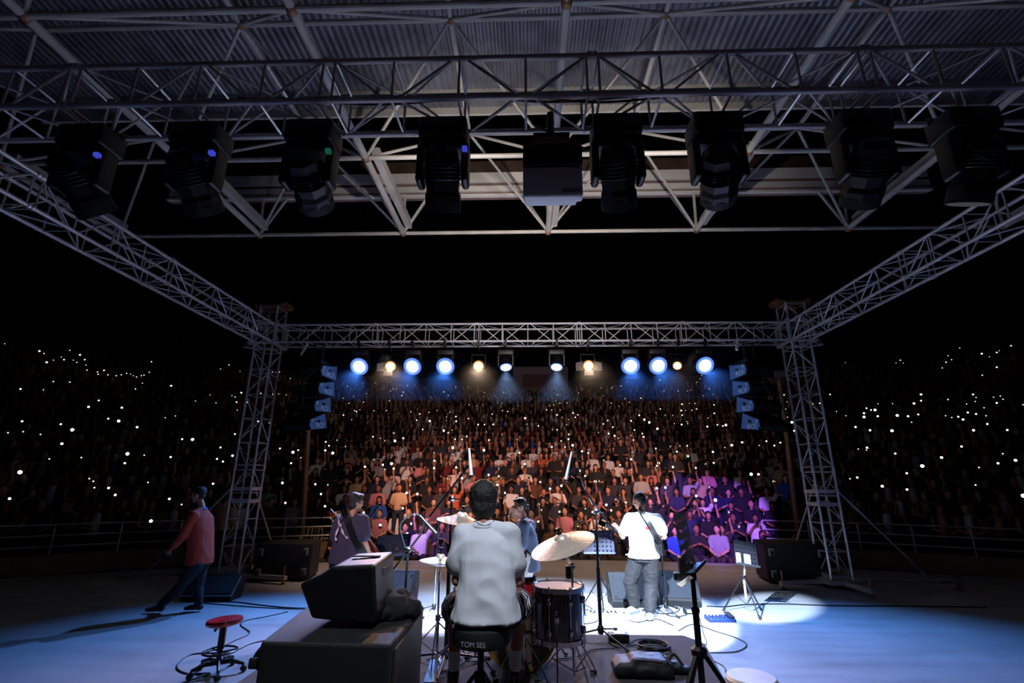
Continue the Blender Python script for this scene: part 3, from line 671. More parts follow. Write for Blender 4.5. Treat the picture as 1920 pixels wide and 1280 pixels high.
# ------------------------------------------------------------------ moving heads of the rear truss
hn = ['moving head light at the far left end of the rear truss', 'moving head light in the dark, second from the left on the rear truss', 'moving head light with a green display, third from the left', 'moving head light left of the projector',
      'moving head light just right of the projector', 'moving head light second to the right of the projector', 'moving head light in the dark, third to the right of the projector', 'moving head light at the far right with a lit lens rim']
for i, (x, aim, e, c, a) in enumerate(HEADS):
    t = thing('moving_head_light', hn[i], 'stage light', (x, DR+0.24, ZB), 0.0)
    MB().rbox((0, 0, -0.17), (0.40, 0.28, 0.20), 0.03).build('base_box', M['black'], t)
    c2 = MB().box((0, 0.12, -0.06), (0.26, 0.05, 0.03))
    for s_ in (-1, 1): c2.box((s_*0.11, 0.12, -0.05), (0.05, 0.10, 0.07)).tube([(s_*0.11-0.02, 0.16, 0.0), (s_*0.11+0.02, 0.16, 0.0)], 0.045, 12)
    c2.build('clamp', M['blackm'], t)
    yk = MB().rbox((0, 0, -0.31), (0.40, 0.20, 0.09), 0.025)
    for s_ in (-1, 1): yk.rbox((s_*0.185, 0, -0.47), (0.06, 0.17, 0.36), 0.025)
    yo = yk.build('yoke', M['black'], t)
    la = (V((-0.3, 1.0, -0.75)) if i in (2, 6) else V((0.25, 1.0, -0.95))) if i != 7 else V((-0.1, 0.5, -1))
    if i in (4, 5): la = V((-0.25, 0.9, -0.9))
    if i == 3: la = V((0.22, 0.9, -1.0))
    if e: la = V(aim)-V((x, DR+0.24, HEAD_Z))
    fm = face(la); cc = V((0, 0, -0.58))
    hb = MB().lathe([(0.09, -0.25), (0.135, -0.20), (0.155, -0.05), (0.14, 0.10), (0.155, 0.14), (0.155, 0.20), (0.135, 0.21)], cc, 8, fm @ RZ(PI/8))
    ho = hb.build('head', M['black'], t, smooth=False)
    fin = MB()
    for q in range(5): fin.lathe([(0.158, -0.12+q*0.03), (0.163, -0.115+q*0.03), (0.158, -0.11+q*0.03)], cc, 16, fm)
    fin.build('vent_ribs', M['blackm'], ho)
    MB().lathe([(0.001, 0.0), (0.12, 0.0), (0.12, -0.01)], cc+fm @ V((0, 0, 0.213)), 24, fm).build('lens', M['lens'] if i != 7 else E_COOL, ho)
    MB().lathe([(0.135, 0.19), (0.150, 0.19), (0.150, 0.27), (0.135, 0.27)], cc, 20, fm, False).build('snoot', M['rubber'], ho)
    lb = MB().box(cc+fm @ RZ(0) @ V((0, 0, 0)) + V((-0.08 if i > 3 else 0.08, -0.165, 0.0)), (0.09, 0.012, 0.04), RY(0.5 if i > 3 else -0.5)); lb.build('label_plate', M['grille'], ho, smooth=False)
    if i in (0, 1, 2, 3): MB().box((0.188, -0.10 if i else -0.10, -0.38), (0.04, 0.04, 0.035)).build('display', E_LEDG if i == 2 else E_LEDB, t, smooth=False)

# projector
px_ = AT(1035, 300, DR+0.15)
t = thing('projector', 'grey projector hanging upside down under the rear truss', 'projector', (px_.x, DR+0.15, ZB))
MB().tube([(0, 0.1, 0.05), (0, 0.1, -0.25)], 0.03, 10).box((0, 0.1, -0.24), (0.3, 0.2, 0.03)).build('mount_pole', M['blackm'], t)
zt, zm, zb_ = AT(1035, 265, DR+0.05).z-ZB, AT(1035, 297, DR+0.05).z-ZB, AT(1035, 350, DR-0.02).z-ZB
MB().rbox((0, 0.12, (zt+zm)/2-0.02), (0.47, 0.42, zt-zm+0.05), 0.02).build('cradle', M['black'], t)
pm = mat('projector_shell', (222, 222, 228), 0.5, 0, 0.04)
MB().rbox((0, 0.0, (zm+zb_)/2), (0.47, 0.10, zm-zb_), 0.022).rbox((0, 0.2, zm-0.07), (0.45, 0.34, 0.13), 0.02).build('case', pm, t)
text('lettering', 'Canon', 0.045, M['white'], t, (0.02, -0.053, zm-0.075), (PI/2, 0, 0))
MB().box((0.145, -0.052, zb_+0.045), (0.16, 0.006, 0.034)).build('type_plate', M['yellow'], t, smooth=False)

# ------------------------------------------------------------------ line arrays
def line_array(label, px, ztop, rz, side):
    p = AT(px, 690, D+0.15); t = thing('line_array', label, 'loudspeaker', (p.x, D+0.15, ZB), rz)
    for s_ in (-0.13, 0.13): MB().box((s_, 0.0, -0.22), (0.05, 0.012, 0.48)).build('strap', M['green'], t, smooth=False)
    MB().box((0, 0.03, -0.45), (0.62, 0.46, 0.03)).box((-0.3, 0.03, -0.48), (0.02, 0.5, 0.08)).box((0.3, 0.03, -0.48), (0.02, 0.5, 0.08)).build('fly_bar', M['blackm'], t, smooth=False)
    y, z = 0.0, -0.50
    for k in range(4):
        ang = 0.03+0.09*k; R = RX(ang if True else 0); hB = 0.36; dB = 0.50
        c = V((0, y-math.sin(ang)*hB*0.4, z-hB/2))
        q = []
        for xx in (-0.36, 0.36):
            for yy, zz in ((-dB/2+0.04, hB*0.30), (-dB/2, -0.0), (-dB/2+0.04, -hB*0.30), (dB/2, -hB*0.48), (dB/2, hB*0.48)): q.append(c+R @ V((xx, yy, zz)))
        cab = MB().add(q, [(0, 1, 2, 3, 4), (9, 8, 7, 6, 5)]+[(i, 5+i, 5+(i+1) % 5, (i+1) % 5) for i in range(5)]); co = cab.build('cabinet', M['black'], t, smooth=False)
        for s_ in (-1, 1):
            pts = [(-dB/2+0.05, hB*0.27), (-dB/2+0.02, 0), (-dB/2+0.05, -hB*0.27), (dB/2-0.02, -hB*0.44), (dB/2-0.02, hB*0.44)]
            vv = [c+R @ V((s_*0.362, a, b)) for a, b in pts]+[c+R @ V((s_*0.372, a, b)) for a, b in pts]
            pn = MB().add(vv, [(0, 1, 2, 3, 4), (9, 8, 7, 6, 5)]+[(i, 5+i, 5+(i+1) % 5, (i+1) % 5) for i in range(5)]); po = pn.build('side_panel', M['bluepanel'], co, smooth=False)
            MB().box(c+R @ V((s_*0.374, 0.02, 0.03)), (0.006, 0.09, 0.05), R).build('handle_recess', M['black'], po, smooth=False)
            tx = text('lettering', 'RCF', 0.13, M['white'], co, c+R @ V((s_*0.376, 0.05*s_, -0.065)), (PI/2, 0, s_*PI/2))
            MB().box(c+R @ V((s_*0.375, -dB/2+0.10, 0.08)), (0.004, 0.02, 0.07), R).build('stripe', M['white'], po, smooth=False)
        bk = MB().box(c+R @ V((0, -dB/2+0.0, 0)), (0.46, 0.012, 0.02), R)
        for s_ in (-0.22, 0.0, 0.22): bk.box(c+R @ V((s_, -dB/2-0.0, 0.0)), (0.05, 0.015, 0.09), R)
        bk.build('rear_hardware', M['grille'], co, smooth=False)
        z -= hB+0.012; y -= math.sin(ang)*hB*0.9
    for s_ in (-0.1, 0.16):
        MB().tube(bez([(s_, 0.02, -0.46), (s_+0.1, -0.3, -0.7), (s_-0.05, -0.42, -1.0), (s_+0.06, -0.5, -1.35), (s_, -0.42, -1.5)], 6), 0.008, 6).build('cable', M['cable'], t)
    MB().tube([(-0.30, -0.05, 0.02), (-0.42, -0.1, -0.25)], 0.03, 10).build('white_tube', M['white'], t)
line_array('hanging column of four black loudspeakers left of the stage lights', 594, 0, -0.36, 1)
line_array('hanging column of four black loudspeakers right of the stage lights', 1408, 0, 0.36, -1)
# floodlight poles beyond the stage
for nm, (xa, ya), (xb, yb), Y, box in (('thin brown pole rising behind the left loudspeaker column', (566, 1052), (573, 820), 14.2, False), ('tall brown pole with a box on top behind the right loudspeaker column', (1498, 1022), (1460, 705), 14.2, True)):
    a, b = AT(xa, ya, Y), AT(xb, yb, Y); t = thing('pole', nm, 'pole', (a.x, Y, -0.45))
    b = b-V((a.x, Y, -0.45)); 
    if not box: b = V((b.x*1.0, 0, b.z+1.2))
    MB().tube([(0, 0, 0), b], [0.07, 0.05], 10).build('shaft', M['wood'], t)
    if box: MB().rbox(b+V((0, 0, 0.06)), (0.42, 0.2, 0.18), 0.02).box(b+V((0, 0, -0.1)), (0.5, 0.1, 0.03)).build('lamp_box', mat('grey_box', (120, 112, 108), 0.6), t)
# ================================================================== STAGE GEAR
def wedge(name, label, p0, p1, depth, h, grp=None, flip=False, sl=0.55):
    """floor monitor; p0-p1 is its lower edge on the side of the camera, grille slopes towards the camera"""
    p0, p1 = V(p0), V(p1); d = (p1-p0); L = d.length; a = math.atan2(d.y, d.x)
    t = thing(name, label, 'floor monitor', ((p0.x+p1.x)/2, (p0.y+p1.y)/2, 0), a, grp)
    # profile in (y, z): y away from the camera
    pr = [(0.03, 0), (0.0, 0.09), (depth*sl, h), (depth*0.92, h*0.97), (depth, h*0.55), (depth*0.82, 0)]
    b = MB().prism(pr, -L/2, L/2, 'x'); b.build('cabinet', M['tolex'], t, smooth=False)
    n = V((0, -(h-0.09), depth*sl)).normalized(); A = V((0, 0.0, 0.09)); B = V((0, depth*sl, h)); u = (B-A)
    def P(x, s_, o): return V((x, 0, 0))+A+u*s_+V((0, n.y, n.z))*o
    g = MB(); x0, x1 = -L/2+0.035, L/2-0.035
    g.add([P(x0, 0.08, 0.0), P(x1, 0.08, 0.0), P(x1, 0.93, 0.0), P(x0, 0.93, 0.0), P(x0, 0.08, 0.012), P(x1, 0.08, 0.012), P(x1, 0.93, 0.012), P(x0, 0.93, 0.012)], [(4, 5, 6, 7), (0, 1, 5, 4), (1, 2, 6, 5), (2, 3, 7, 6), (3, 0, 4, 7)])
    g.build('grille', M['grille'], t, smooth=False)
    for s_ in (-1, 1): MB().box((s_*(L/2+0.004), depth*0.5, h*0.55), (0.012, 0.14, 0.07)).build('handle', M['rubber'], t, smooth=False)
    lg = MB()
    for s_ in (-1, 1):
        for q in (0.15, 0.85): lg.lathe([(0.012, 0), (0.010, 0.006)], P(s_*(L/2-0.06), q, 0.012), 8)
    lg.build('screws', M['steel'], t)
    return t
wedge('floor_monitor', 'black wedge monitor behind the guitarist, left of the other', G(1150, 1140), G(1208, 1140)+V((0.25, 0, 0)), 0.55, 0.46, None)
wedge('floor_monitor', 'black wedge monitor right of the guitarist', G(1240, 1136), G(1316, 1140), 0.55, 0.47)
wl = wedge('floor_monitor', 'grey wedge monitor between the big speaker cabinet and the cymbal stand', G(718, 1140), G(768, 1143), 0.50, 0.50)
wl.rotation_euler.z += 0.15
wf = wedge('floor_monitor', 'dark wedge monitor on the floor at the foot of the left tower', G(338, 1128), G(430, 1128), 0.45, 0.36)
MB().box((0, 0.0, 0.09), (0.84, 0.012, 0.012)).box((-0.41, 0.12, 0.22), (0.010, 0.012, 0.34), RX(-0.75)).box((0.41, 0.12, 0.22), (0.010, 0.012, 0.34), RX(-0.75)).build('light_trim', M['railm'], wf, smooth=False)

def subwoofer(label, cx, cy, w_, d_, h_, rz, wheel):
    t = thing('subwoofer', label, 'loudspeaker', (cx, cy, 0), rz)
    MB().rbox((0, 0, h_/2+0.03), (w_, d_, h_), 0.02).build('cabinet', M['tolex'], t)
    for s_ in (-1, 1):
        for q in (0.22, 0.78):
            hnd = MB().rbox((s_*(w_/2-0.10), -d_/2-0.006, h_*q+0.03), (0.10, 0.02, 0.13), 0.006); ho = hnd.build('wheel_plate', M['yellow'], t)
            MB().lathe([(0.02, -0.02), (0.048, -0.02), (0.048, 0.02), (0.02, 0.02)], (s_*(w_/2-0.10), -d_/2-0.05, h_*q+0.02), 16, RY(PI/2)).build('wheel', M['rubber'], ho)
    MB().box((wheel*(w_/2+0.004), 0, h_/2+0.03), (0.012, d_*0.88, h_*0.88)).build('grille', M['grille'], t, smooth=False)
    return t
s1 = AT(462, 1018, 10.5); s2 = AT(560, 1018, 10.9)
subwoofer('large black subwoofer standing beside the left tower', -4.95, 10.72, 1.05, 0.85, AT(520, 1019, 10.3).z-0.03, 0.18, 1)
subwoofer('large black subwoofer standing beside the right tower', 5.35, 10.95, 1.10, 0.9, AT(1470, 1020, 10.5).z-0.03, -0.16, -1)

# ------------------------------------------------------------------ stands
def tripod(t, hub, foot_r, mt, n=3, a0=0.0, r=0.013, name='leg', z0=0.0, rub=True, brace=True):
    for k in range(n):
        a = a0+2*PI*k/n; e = V((math.cos(a)*foot_r, math.sin(a)*foot_r, z0+0.012))
        l = MB().tube([(math.cos(a)*0.02, math.sin(a)*0.02, hub), e], r, 8).build(name, mt, t)
        if rub: MB().tube([e-(V((0, 0, hub))-e).normalized()*0.02, e+(V((0, 0, hub))-e).normalized()*0.05], r*1.5, 8).build('rubber_foot', M['rubber'], l)
        if brace:
            q = e.lerp(V((0, 0, hub)), 0.5); MB().tube([q, (0, 0, z0+(hub-z0)*0.25)], r*0.45, 6).build('brace', mt, t)

def mic_on(t, tip, d, mt, L=0.18, r=0.021, ball=True, rg=0.026):
    d = V(d).normalized(); tip = V(tip); R = d.to_track_quat('Z', 'Y').to_matrix()
    b = MB().lathe([(r*0.55, -L), (r*0.6, -L*0.95), (r, -0.03), (r, 0)], tip-d*0.03, 16, R).build('microphone_body', mt, t)
    if ball: MB().ell(tip, (rg, rg, rg*1.1), R).build('grille_ball', M['grille'] if mt != M['silver'] else M['silver'], b)
    else: MB().lathe([(r*1.02, 0), (r*1.02, 0.02), (r*0.8, 0.028)], tip-d*0.03, 16, R).build('capsule', M['steel'], b)
    MB().tube([tip-d*0.12-V((0, 0, 0.03)), tip-d*0.12], 0.012, 8).build('clip', M['black'], t)

def mic_stand(label, base, hub, poletop, arm0, arm1, mictip, micdir, a0=0.3, foot_r=0.34, mt=None, lowhub=0.10, silver=False, Lm=0.18, name='microphone_stand', r=0.012):
    mt = mt or M['blackm']; base = V(base); t = thing(name, label, 'microphone stand', base)
    Q = lambda p: V(p)-base
    MB().tube([(0, 0, lowhub*0.6), (0, 0, (Q(poletop)).z*0.55)], r*1.35, 10).tube([(0, 0, (Q(poletop)).z*0.55), Q(poletop)], r*0.9, 10).build('pole', mt, t)
    MB().lathe([(0.028, 0), (0.032, 0.02), (0.032, 0.06), (0.02, 0.08)], (0, 0, lowhub-0.04), 12).build('hub', M['black'], t)
    tripod(t, lowhub, foot_r, mt, 3, a0, 0.010, brace=False)
    if arm0 is not None:
        MB().tube([Q(arm0), Q(arm1)], r*0.72, 8).build('boom_arm', mt, t)
        MB().lathe([(0.022, -0.03), (0.03, -0.01), (0.03, 0.01), (0.022, 0.03)], Q(poletop), 12, RY(PI/2)).tube([Q(poletop)+V((0.03, 0, 0)), Q(poletop)+V((0.07, 0, -0.01))], 0.008, 6).build('boom_clutch', M['steel'], t)
    mb = mictip
    if mb is not None: mic_on(t, Q(mictip), micdir, M['silver'] if silver else M['black'], Lm, 0.021 if not silver else 0.0165, not silver)
    return t

# tall overhead boom, right of the drummer
bz = GR(1123, 1192)+V((0, -0.05, 0)); Y = bz.y-0.1
pt = AT(1118, 958, Y); a1 = AT(1070, 884, Y-0.25); a0_ = AT(1158, 1003, Y+0.2)
tp = AT(1060, 904, Y-0.28); bt = AT(1071, 852, Y-0.28)
dv = (tp-bt).normalized()
t = mic_stand('tall black boom stand right of the kit holding a silver overhead microphone', (bz.x, bz.y-0.1, RISER), 0, pt, a0_, a1, tp, dv, a0=-1.05, foot_r=0.42, silver=True, Lm=(tp-bt).length, r=0.0145)
t.name = 'microphone_stand'
cab = MB().tube(bez([p-V((bz.x, bz.y-0.1, RISER)) for p in (bt, bt+V((0.05, 0, 0.01)), AT(1090, 900, Y), AT(1112, 950, Y))], 5), 0.005, 6).build('microphone_cable', M['cable'], t)
# tall overhead boom, left of the drummer
Y = 4.75; pt = AT(847, 935, Y); p_m0 = AT(884, 897, Y-0.2); p_m1 = AT(880, 846, Y-0.2); bs_ = V((pt.x, Y+0.55, RISER))
tl = mic_stand('tall black boom stand behind the left crash cymbal with a silver overhead microphone', (pt.x, Y, RISER), 0, pt, AT(806, 968, Y+0.1), AT(879, 873, Y-0.2), p_m0, (p_m0-p_m1).normalized(), a0=0.5, foot_r=0.4, silver=True, Lm=(p_m0-p_m1).length, r=0.014)
MB().tube(bez([p-V((pt.x, Y, RISER)) for p in (p_m1, p_m1+V((-0.06, 0, -0.03)), AT(862, 905, Y), AT(848, 940, Y))], 5), 0.004, 6).build('microphone_cable', M['cable'], tl)
# black boom with a long black microphone, seen beside the cabinet
Y = 5.4; hb_ = AT(765, 1030, Y)
tb = mic_stand('black boom stand between cabinet and hi-hat with a long black microphone', (hb_.x, Y, 0.0), 0, hb_, AT(716, 1096, Y), AT(790, 1000, Y), None, (0, 0, -1), a0=0.9, foot_r=0.36, r=0.016)
q0 = AT(787, 966, Y)-V((hb_.x, Y, 0)); q1 = AT(818, 1000, Y)-V((hb_.x, Y, 0)); MB().tube([q0, q0.lerp(q1, 0.7), q1], [0.012, 0.017, 0.02], 12).build('microphone_body', M['black'], tb); MB().tube([AT(790, 1000, Y)-V((hb_.x, Y, 0)), q0.lerp(q1, 0.3)], 0.009, 8).build('clip', M['black'], tb)
MB().tube(bez([q0, q0+V((-0.08, 0, 0.01)), q0+V((-0.2, 0, -0.1)), hb_-V((hb_.x, Y, 0))+V((-0.03, 0, 0.02))], 5), 0.006, 6).build('microphone_cable', M['cable'], tb)
# vocal stands
p = AT(712, 946, 7.7); q = AT(683, 986, 7.7); mic_stand('vocal microphone on a boom stand right of the bass player', (q.x-0.1, 7.7, 0), 0, q+V((-0.1, 0, -0.15)), q+V((-0.1, 0, -0.15)), q.lerp(p, 0.7), p, (p-q), a0=0.4)
p = AT(821, 972, 8.0); mic_stand('thin straight microphone stand seen above the hi-hat', (p.x, 8.0, 0), 0, p-V((0, 0, 0.1)), None, None, p, (0.0, -0.2, 1), a0=0.2, mt=M['steel'])
p = AT(1225, 946, 8.25); q = AT(1232, 1000, 8.25); mic_stand('vocal microphone on a stand right of the guitarist', (q.x+0.05, 8.25, 0), 0, p-V((0, 0, 0.1)), None, None, p, (0, -0.1, 1), a0=0.8)
p = AT(990, 949, 8.0); mic_stand('vocal microphone on a stand behind the singer in the grey jacket', (p.x, 8.0, 0), 0, p-V((0, 0, 0.08)), None, None, p, (0, -0.1, 1), a0=1.2)

# ------------------------------------------------------------------ music stands
def desk(t, c, w_, h_, R, mt, rows=5, cols=7):
    """perforated desk plate"""
    bm = bmesh.new(); nx, ny = cols*2+1, rows*2+1
    def gp(i, n_, L_):
        per = L_/(n_//2+0.64); return -L_/2+(i//2)*per+(per*0.64 if i % 2 else 0.0) if i < n_+0 else L_/2
    vs = [[bm.verts.new(V(c)+R @ V((gp(i, nx, w_), 0, gp(j, ny, h_)))) for j in range(ny+1)] for i in range(nx+1)]
    for i in range(nx):
        for j in range(ny):
            if i % 2 and j % 2: continue
            bm.faces.new((vs[i][j], vs[i+1][j], vs[i+1][j+1], vs[i][j+1]))
    r = bmesh.ops.solidify(bm, geom=bm.faces[:], thickness=0.004)
    me = bpy.data.meshes.new('desk'); bm.to_mesh(me); bm.free(); me.materials.append(mt)
    o = bpy.data.objects.new('desk', me); COL.objects.link(o); o.parent = t
    MB().box(V(c)+R @ V((0, -0.03, -h_/2)), (w_, 0.06, 0.006), R).box(V(c)+R @ V((0, -0.06, -h_/2+0.008)), (w_, 0.004, 0.02), R).build('ledge', mt, t, smooth=False)
    return o
def music_stand(label, base, top, w_, h_, R, mt, pole=None, hubz=0.42, fr=0.32, a0=0.4, z0=0.0, r=0.011):
    t = thing('music_stand', label, 'music stand', base); c = V(top)-V(base)
    desk(t, c, w_, h_, R, mt)
    MB().tube([(0, 0, hubz*0.4), (0, 0, c.z*0.55)], r*1.4, 10).build('pole', pole or M['blackm'], t); MB().tube([(0, 0, c.z*0.5), (c.x*0.6, 0, c.z-0.12), c+V((0, 0.03, -0.02))], r, 10).build('upper_pole', pole or M['blackm'], t)
    MB().lathe([(0.02, -0.03), (0.032, -0.02), (0.032, 0.02), (0.02, 0.03)], (0, 0, hubz), 12).build('hub', M['black'], t)
    tripod(t, hubz, fr, M['blackm'], 3, a0, r*1.0)
    return t
b0 = G(1400, 1150); tc_ = AT(1398, 1037, b0.y)
ms = music_stand('brightly lit music stand holding sheets, right of the guitarist', (b0.x+0.02, b0.y, 0), tc_, 0.36, 0.36, RZ(0.10) @ RY(0.17) @ RX(-0.3), mat('steel_desk', (70, 76, 84), 0.4, 0.5), M['silver'], 0.5, 0.34, -1.5)
cc = tc_-V((b0.x+0.02, b0.y, 0)); RR = RZ(0.10) @ RY(0.17) @ RX(-0.3)
for dx, wd, nm in ((-0.13, 0.07, 'sheet'), (0.01, 0.10, 'sheet')): MB().box(cc+RR @ V((dx, -0.012, -0.09)), (wd, 0.003, 0.15), RR).build(nm, M['paper'], ms, smooth=False)
music_stand('blue-lit perforated music stand behind the black amplifier', (AT(735, 1022, 7.6).x, 7.6, 0), AT(737, 1022, 7.6), 0.50, 0.31, RZ(-0.1) @ RY(-0.1) @ RX(-0.45), M['bluemus'])
music_stand('blue-lit music stand behind the overhead boom pole', (AT(1122, 1016, 8.5).x, 8.5, 0), AT(1122, 1016, 8.5), 0.50, 0.36, RX(-0.25), M['bluemus'], fr=0.3, a0=2.6)
# foreground music stand, desk seen from its edge
Yf = 3.2; bb = AT(1300, 1100, Yf); base = V((bb.x-0.0, Yf, RISER)); tf = thing('music_stand', 'black music stand in the near right foreground, its desk seen from the side', 'music stand', base)
dc = AT(1284, 1012, Yf-0.02)-base; desk(tf, dc, 0.44, 0.31, RZ(1.12) @ RX(-0.12), M['blackm'], 5, 9)
hz = AT(1303, 1222, Yf).z-RISER; pz = AT(1298, 1082, Yf).z-RISER
MB().tube([(0, 0, hz-0.25), (0.0, 0, (hz+pz)/2)], 0.019, 12).tube([(0, 0, (hz+pz)/2-0.02), (0, 0, pz)], 0.014, 12).build('pole', M['blackm'], tf)
MB().rbox((-0.045, 0, pz+0.005), (0.13, 0.04, 0.045), 0.01).rbox((-0.055, 0, pz+0.05), (0.04, 0.05, 0.13), 0.01).tube([(-0.02, -0.02, pz+0.075), (0.0, -0.02, pz+0.075)], 0.02, 10).build('desk_bracket', M['black'], tf)
MB().lathe([(0.024, -0.03), (0.045, -0.015), (0.045, 0.015), (0.024, 0.03)], (0, 0, hz), 12).build('hub', M['black'], tf)
MB().lathe([(0.02, -0.02), (0.026, 0), (0.02, 0.02)], (0, 0, (hz+pz)/2+0.02), 10).build('clamp_ring', M['black'], tf)
tripod(tf, hz, 0.42, M['blackm'], 3, -0.45, 0.014)
MB().box(dc+V((-0.03, -0.03, -0.22)), (0.09, 0.10, 0.003), RY(-0.6)).build('sheet', M['paper'], tf, smooth=False)

# ------------------------------------------------------------------ drums
def drum(name, label, c, r, h, shell, rim, tilt=(0, 0), headm=None, legs=0, cat='drum', lugs=8, bot=None):
    t = thing(name, label, cat, (c[0], c[1], c[2])); R = RX(tilt[0]) @ RY(tilt[1])
    MB().lathe([(r, -h/2+0.01), (r, h/2-0.01)], (0, 0, 0), 40, R).build('shell', shell, t)
    for s_ in (-1, 1):
        hoop = MB().lathe([(r+0.006, s_*(h/2-0.025)), (r+0.016, s_*(h/2-0.025)), (r+0.016, s_*(h/2+0.012)), (r+0.006, s_*(h/2+0.014)), (r-0.004, s_*(h/2+0.008)), (r-0.004, s_*(h/2-0.02)), (r+0.006, s_*(h/2-0.025))][::s_], (0, 0, 0), 40, R, False).build('hoop', rim, t)
    MB().lathe([(0.001, h/2+0.003), (r-0.004, h/2+0.002), (r-0.002, h/2-0.008)], (0, 0, 0), 40, R).build('drumhead', headm or M['head'], t)
    MB().lathe([(0.001, -h/2-0.003), (r-0.004, -h/2-0.002), (r-0.002, -h/2+0.008)], (0, 0, 0), 40, R).build('resonant_head', headm or M['head'], t)
    for k in range(lugs):
        a = 2*PI*(k+0.5)/lugs; e = V((math.cos(a)*(r+0.012), math.sin(a)*(r+0.012), 0))
        lg = MB().tube([R @ (e+V((0, 0, -h/2+0.0))), R @ (e+V((0, 0, h/2)))], 0.0035, 6)
        for z in ((-h*0.28, h*0.28) if h > 0.2 else (0,)): lg.rbox(R @ (e+V((0, 0, z))), (0.03, 0.03, 0.055), 0.008, R @ RZ(a))
        for s_ in (-1, 1): lg.tube([R @ (e+V((0, 0, s_*(h/2-0.01)))), R @ (e+V((0, 0, s_*(h/2+0.025))))], 0.007, 6)
        lg.build('tension_rod', M['steel'], t)
    for k in range(legs):
        a = 2*PI*k/legs+0.4; e = V((math.cos(a)*(r+0.028), math.sin(a)*(r+0.028), 0)); zb = RISER-c[2]
        MB().tube([e+V((0, 0, 0.06)), e+V((0, 0, zb+0.12)), e+V((math.cos(a)*0.06, math.sin(a)*0.06, zb+0.02))], 0.006, 8).ell(e+V((math.cos(a)*0.06, math.sin(a)*0.06, zb+0.022)), (0.018, 0.018, 0.02)).rbox(e+V((0, 0, 0.0)), (0.035, 0.035, 0.07), 0.008).build('leg', M['steel'], t)
    return t
Yt = 4.50; ct = AT(1046, 1098, Yt); cb = AT(1046, 1196, Yt)
drum('floor_tom', 'black floor tom drum with a white head, right of the drummer', (ct.x, Yt, (ct.z+cb.z)/2), 0.205, ct.z-cb.z, M['drumblk'], M['steel'], legs=3, lugs=8)
p = AT(978, 1094, 4.72); drum('tom_drum', 'small red tom drum between the drummer and the floor tom', (p.x-0.02, 4.72, p.z-0.07), 0.155, 0.20, M['drumred'], M['steel'], tilt=(-0.15, -0.1), headm=mat('reddish_head', (190, 130, 135), 0.4), lugs=6)
p = AT(905, 1105, 4.55); drum('snare_drum', 'snare drum in front of the drummer, hidden behind his back', (p.x-0.05, 4.5, 0.93), 0.178, 0.14, M['steel'], M['steel'], lugs=8)
# bass drum lying on its side
bd_c = AT(975, 1190, 4.62); rbd = 0.29
bd = thing('bass_drum', 'bass drum with gold hoops behind the drum throne', 'drum', (bd_c.x, 4.62, RISER+rbd+0.03)); R90 = RX(PI/2-0.02)
MB().lathe([(rbd, -0.42), (rbd, 0.0)], (0, 0, 0), 44, R90).build('shell', M['drumblk'], bd)
for z in (0.0, -0.42): MB().lathe([(rbd-0.005, z-0.02), (rbd+0.022, z-0.02), (rbd+0.022, z+0.02), (rbd-0.005, z+0.02), (rbd-0.005, z-0.02)], (0, 0, 0), 44, R90, False).build('hoop', M['gold'], bd)
MB().lathe([(0.001, 0.012), (rbd-0.005, 0.010), (rbd-0.003, 0.0)], (0, 0, 0), 44, R90).build('drumhead', M['headd'], bd); MB().lathe([(0.001, -0.43), (rbd-0.005, -0.43), (rbd-0.003, -0.42)], (0, 0, 0), 44, R90).build('resonant_head', M['headd'], bd)
for k in range(8):
    a = 2*PI*(k+0.5)/8; e = V((math.cos(a)*(rbd+0.014), math.sin(a)*(rbd+0.014), 0)); MB().tube([R90 @ (e+V((0, 0, 0.02))), R90 @ (e+V((0, 0, -0.44)))], 0.005, 6).rbox(R90 @ (e+V((0, 0, -0.12))), (0.035, 0.035, 0.07), 0.008, R90 @ RZ(a)).build('tension_rod', M['steel'], bd)
for s_ in (-1, 1): MB().tube([(s_*(rbd-0.03), 0.35, -0.08), (s_*(rbd+0.12), 0.42, -rbd-0.02)], 0.009, 8).ell((s_*(rbd+0.12), 0.42, -rbd-0.01), (0.02, 0.02, 0.02)).build('spur', M['steel'], bd)

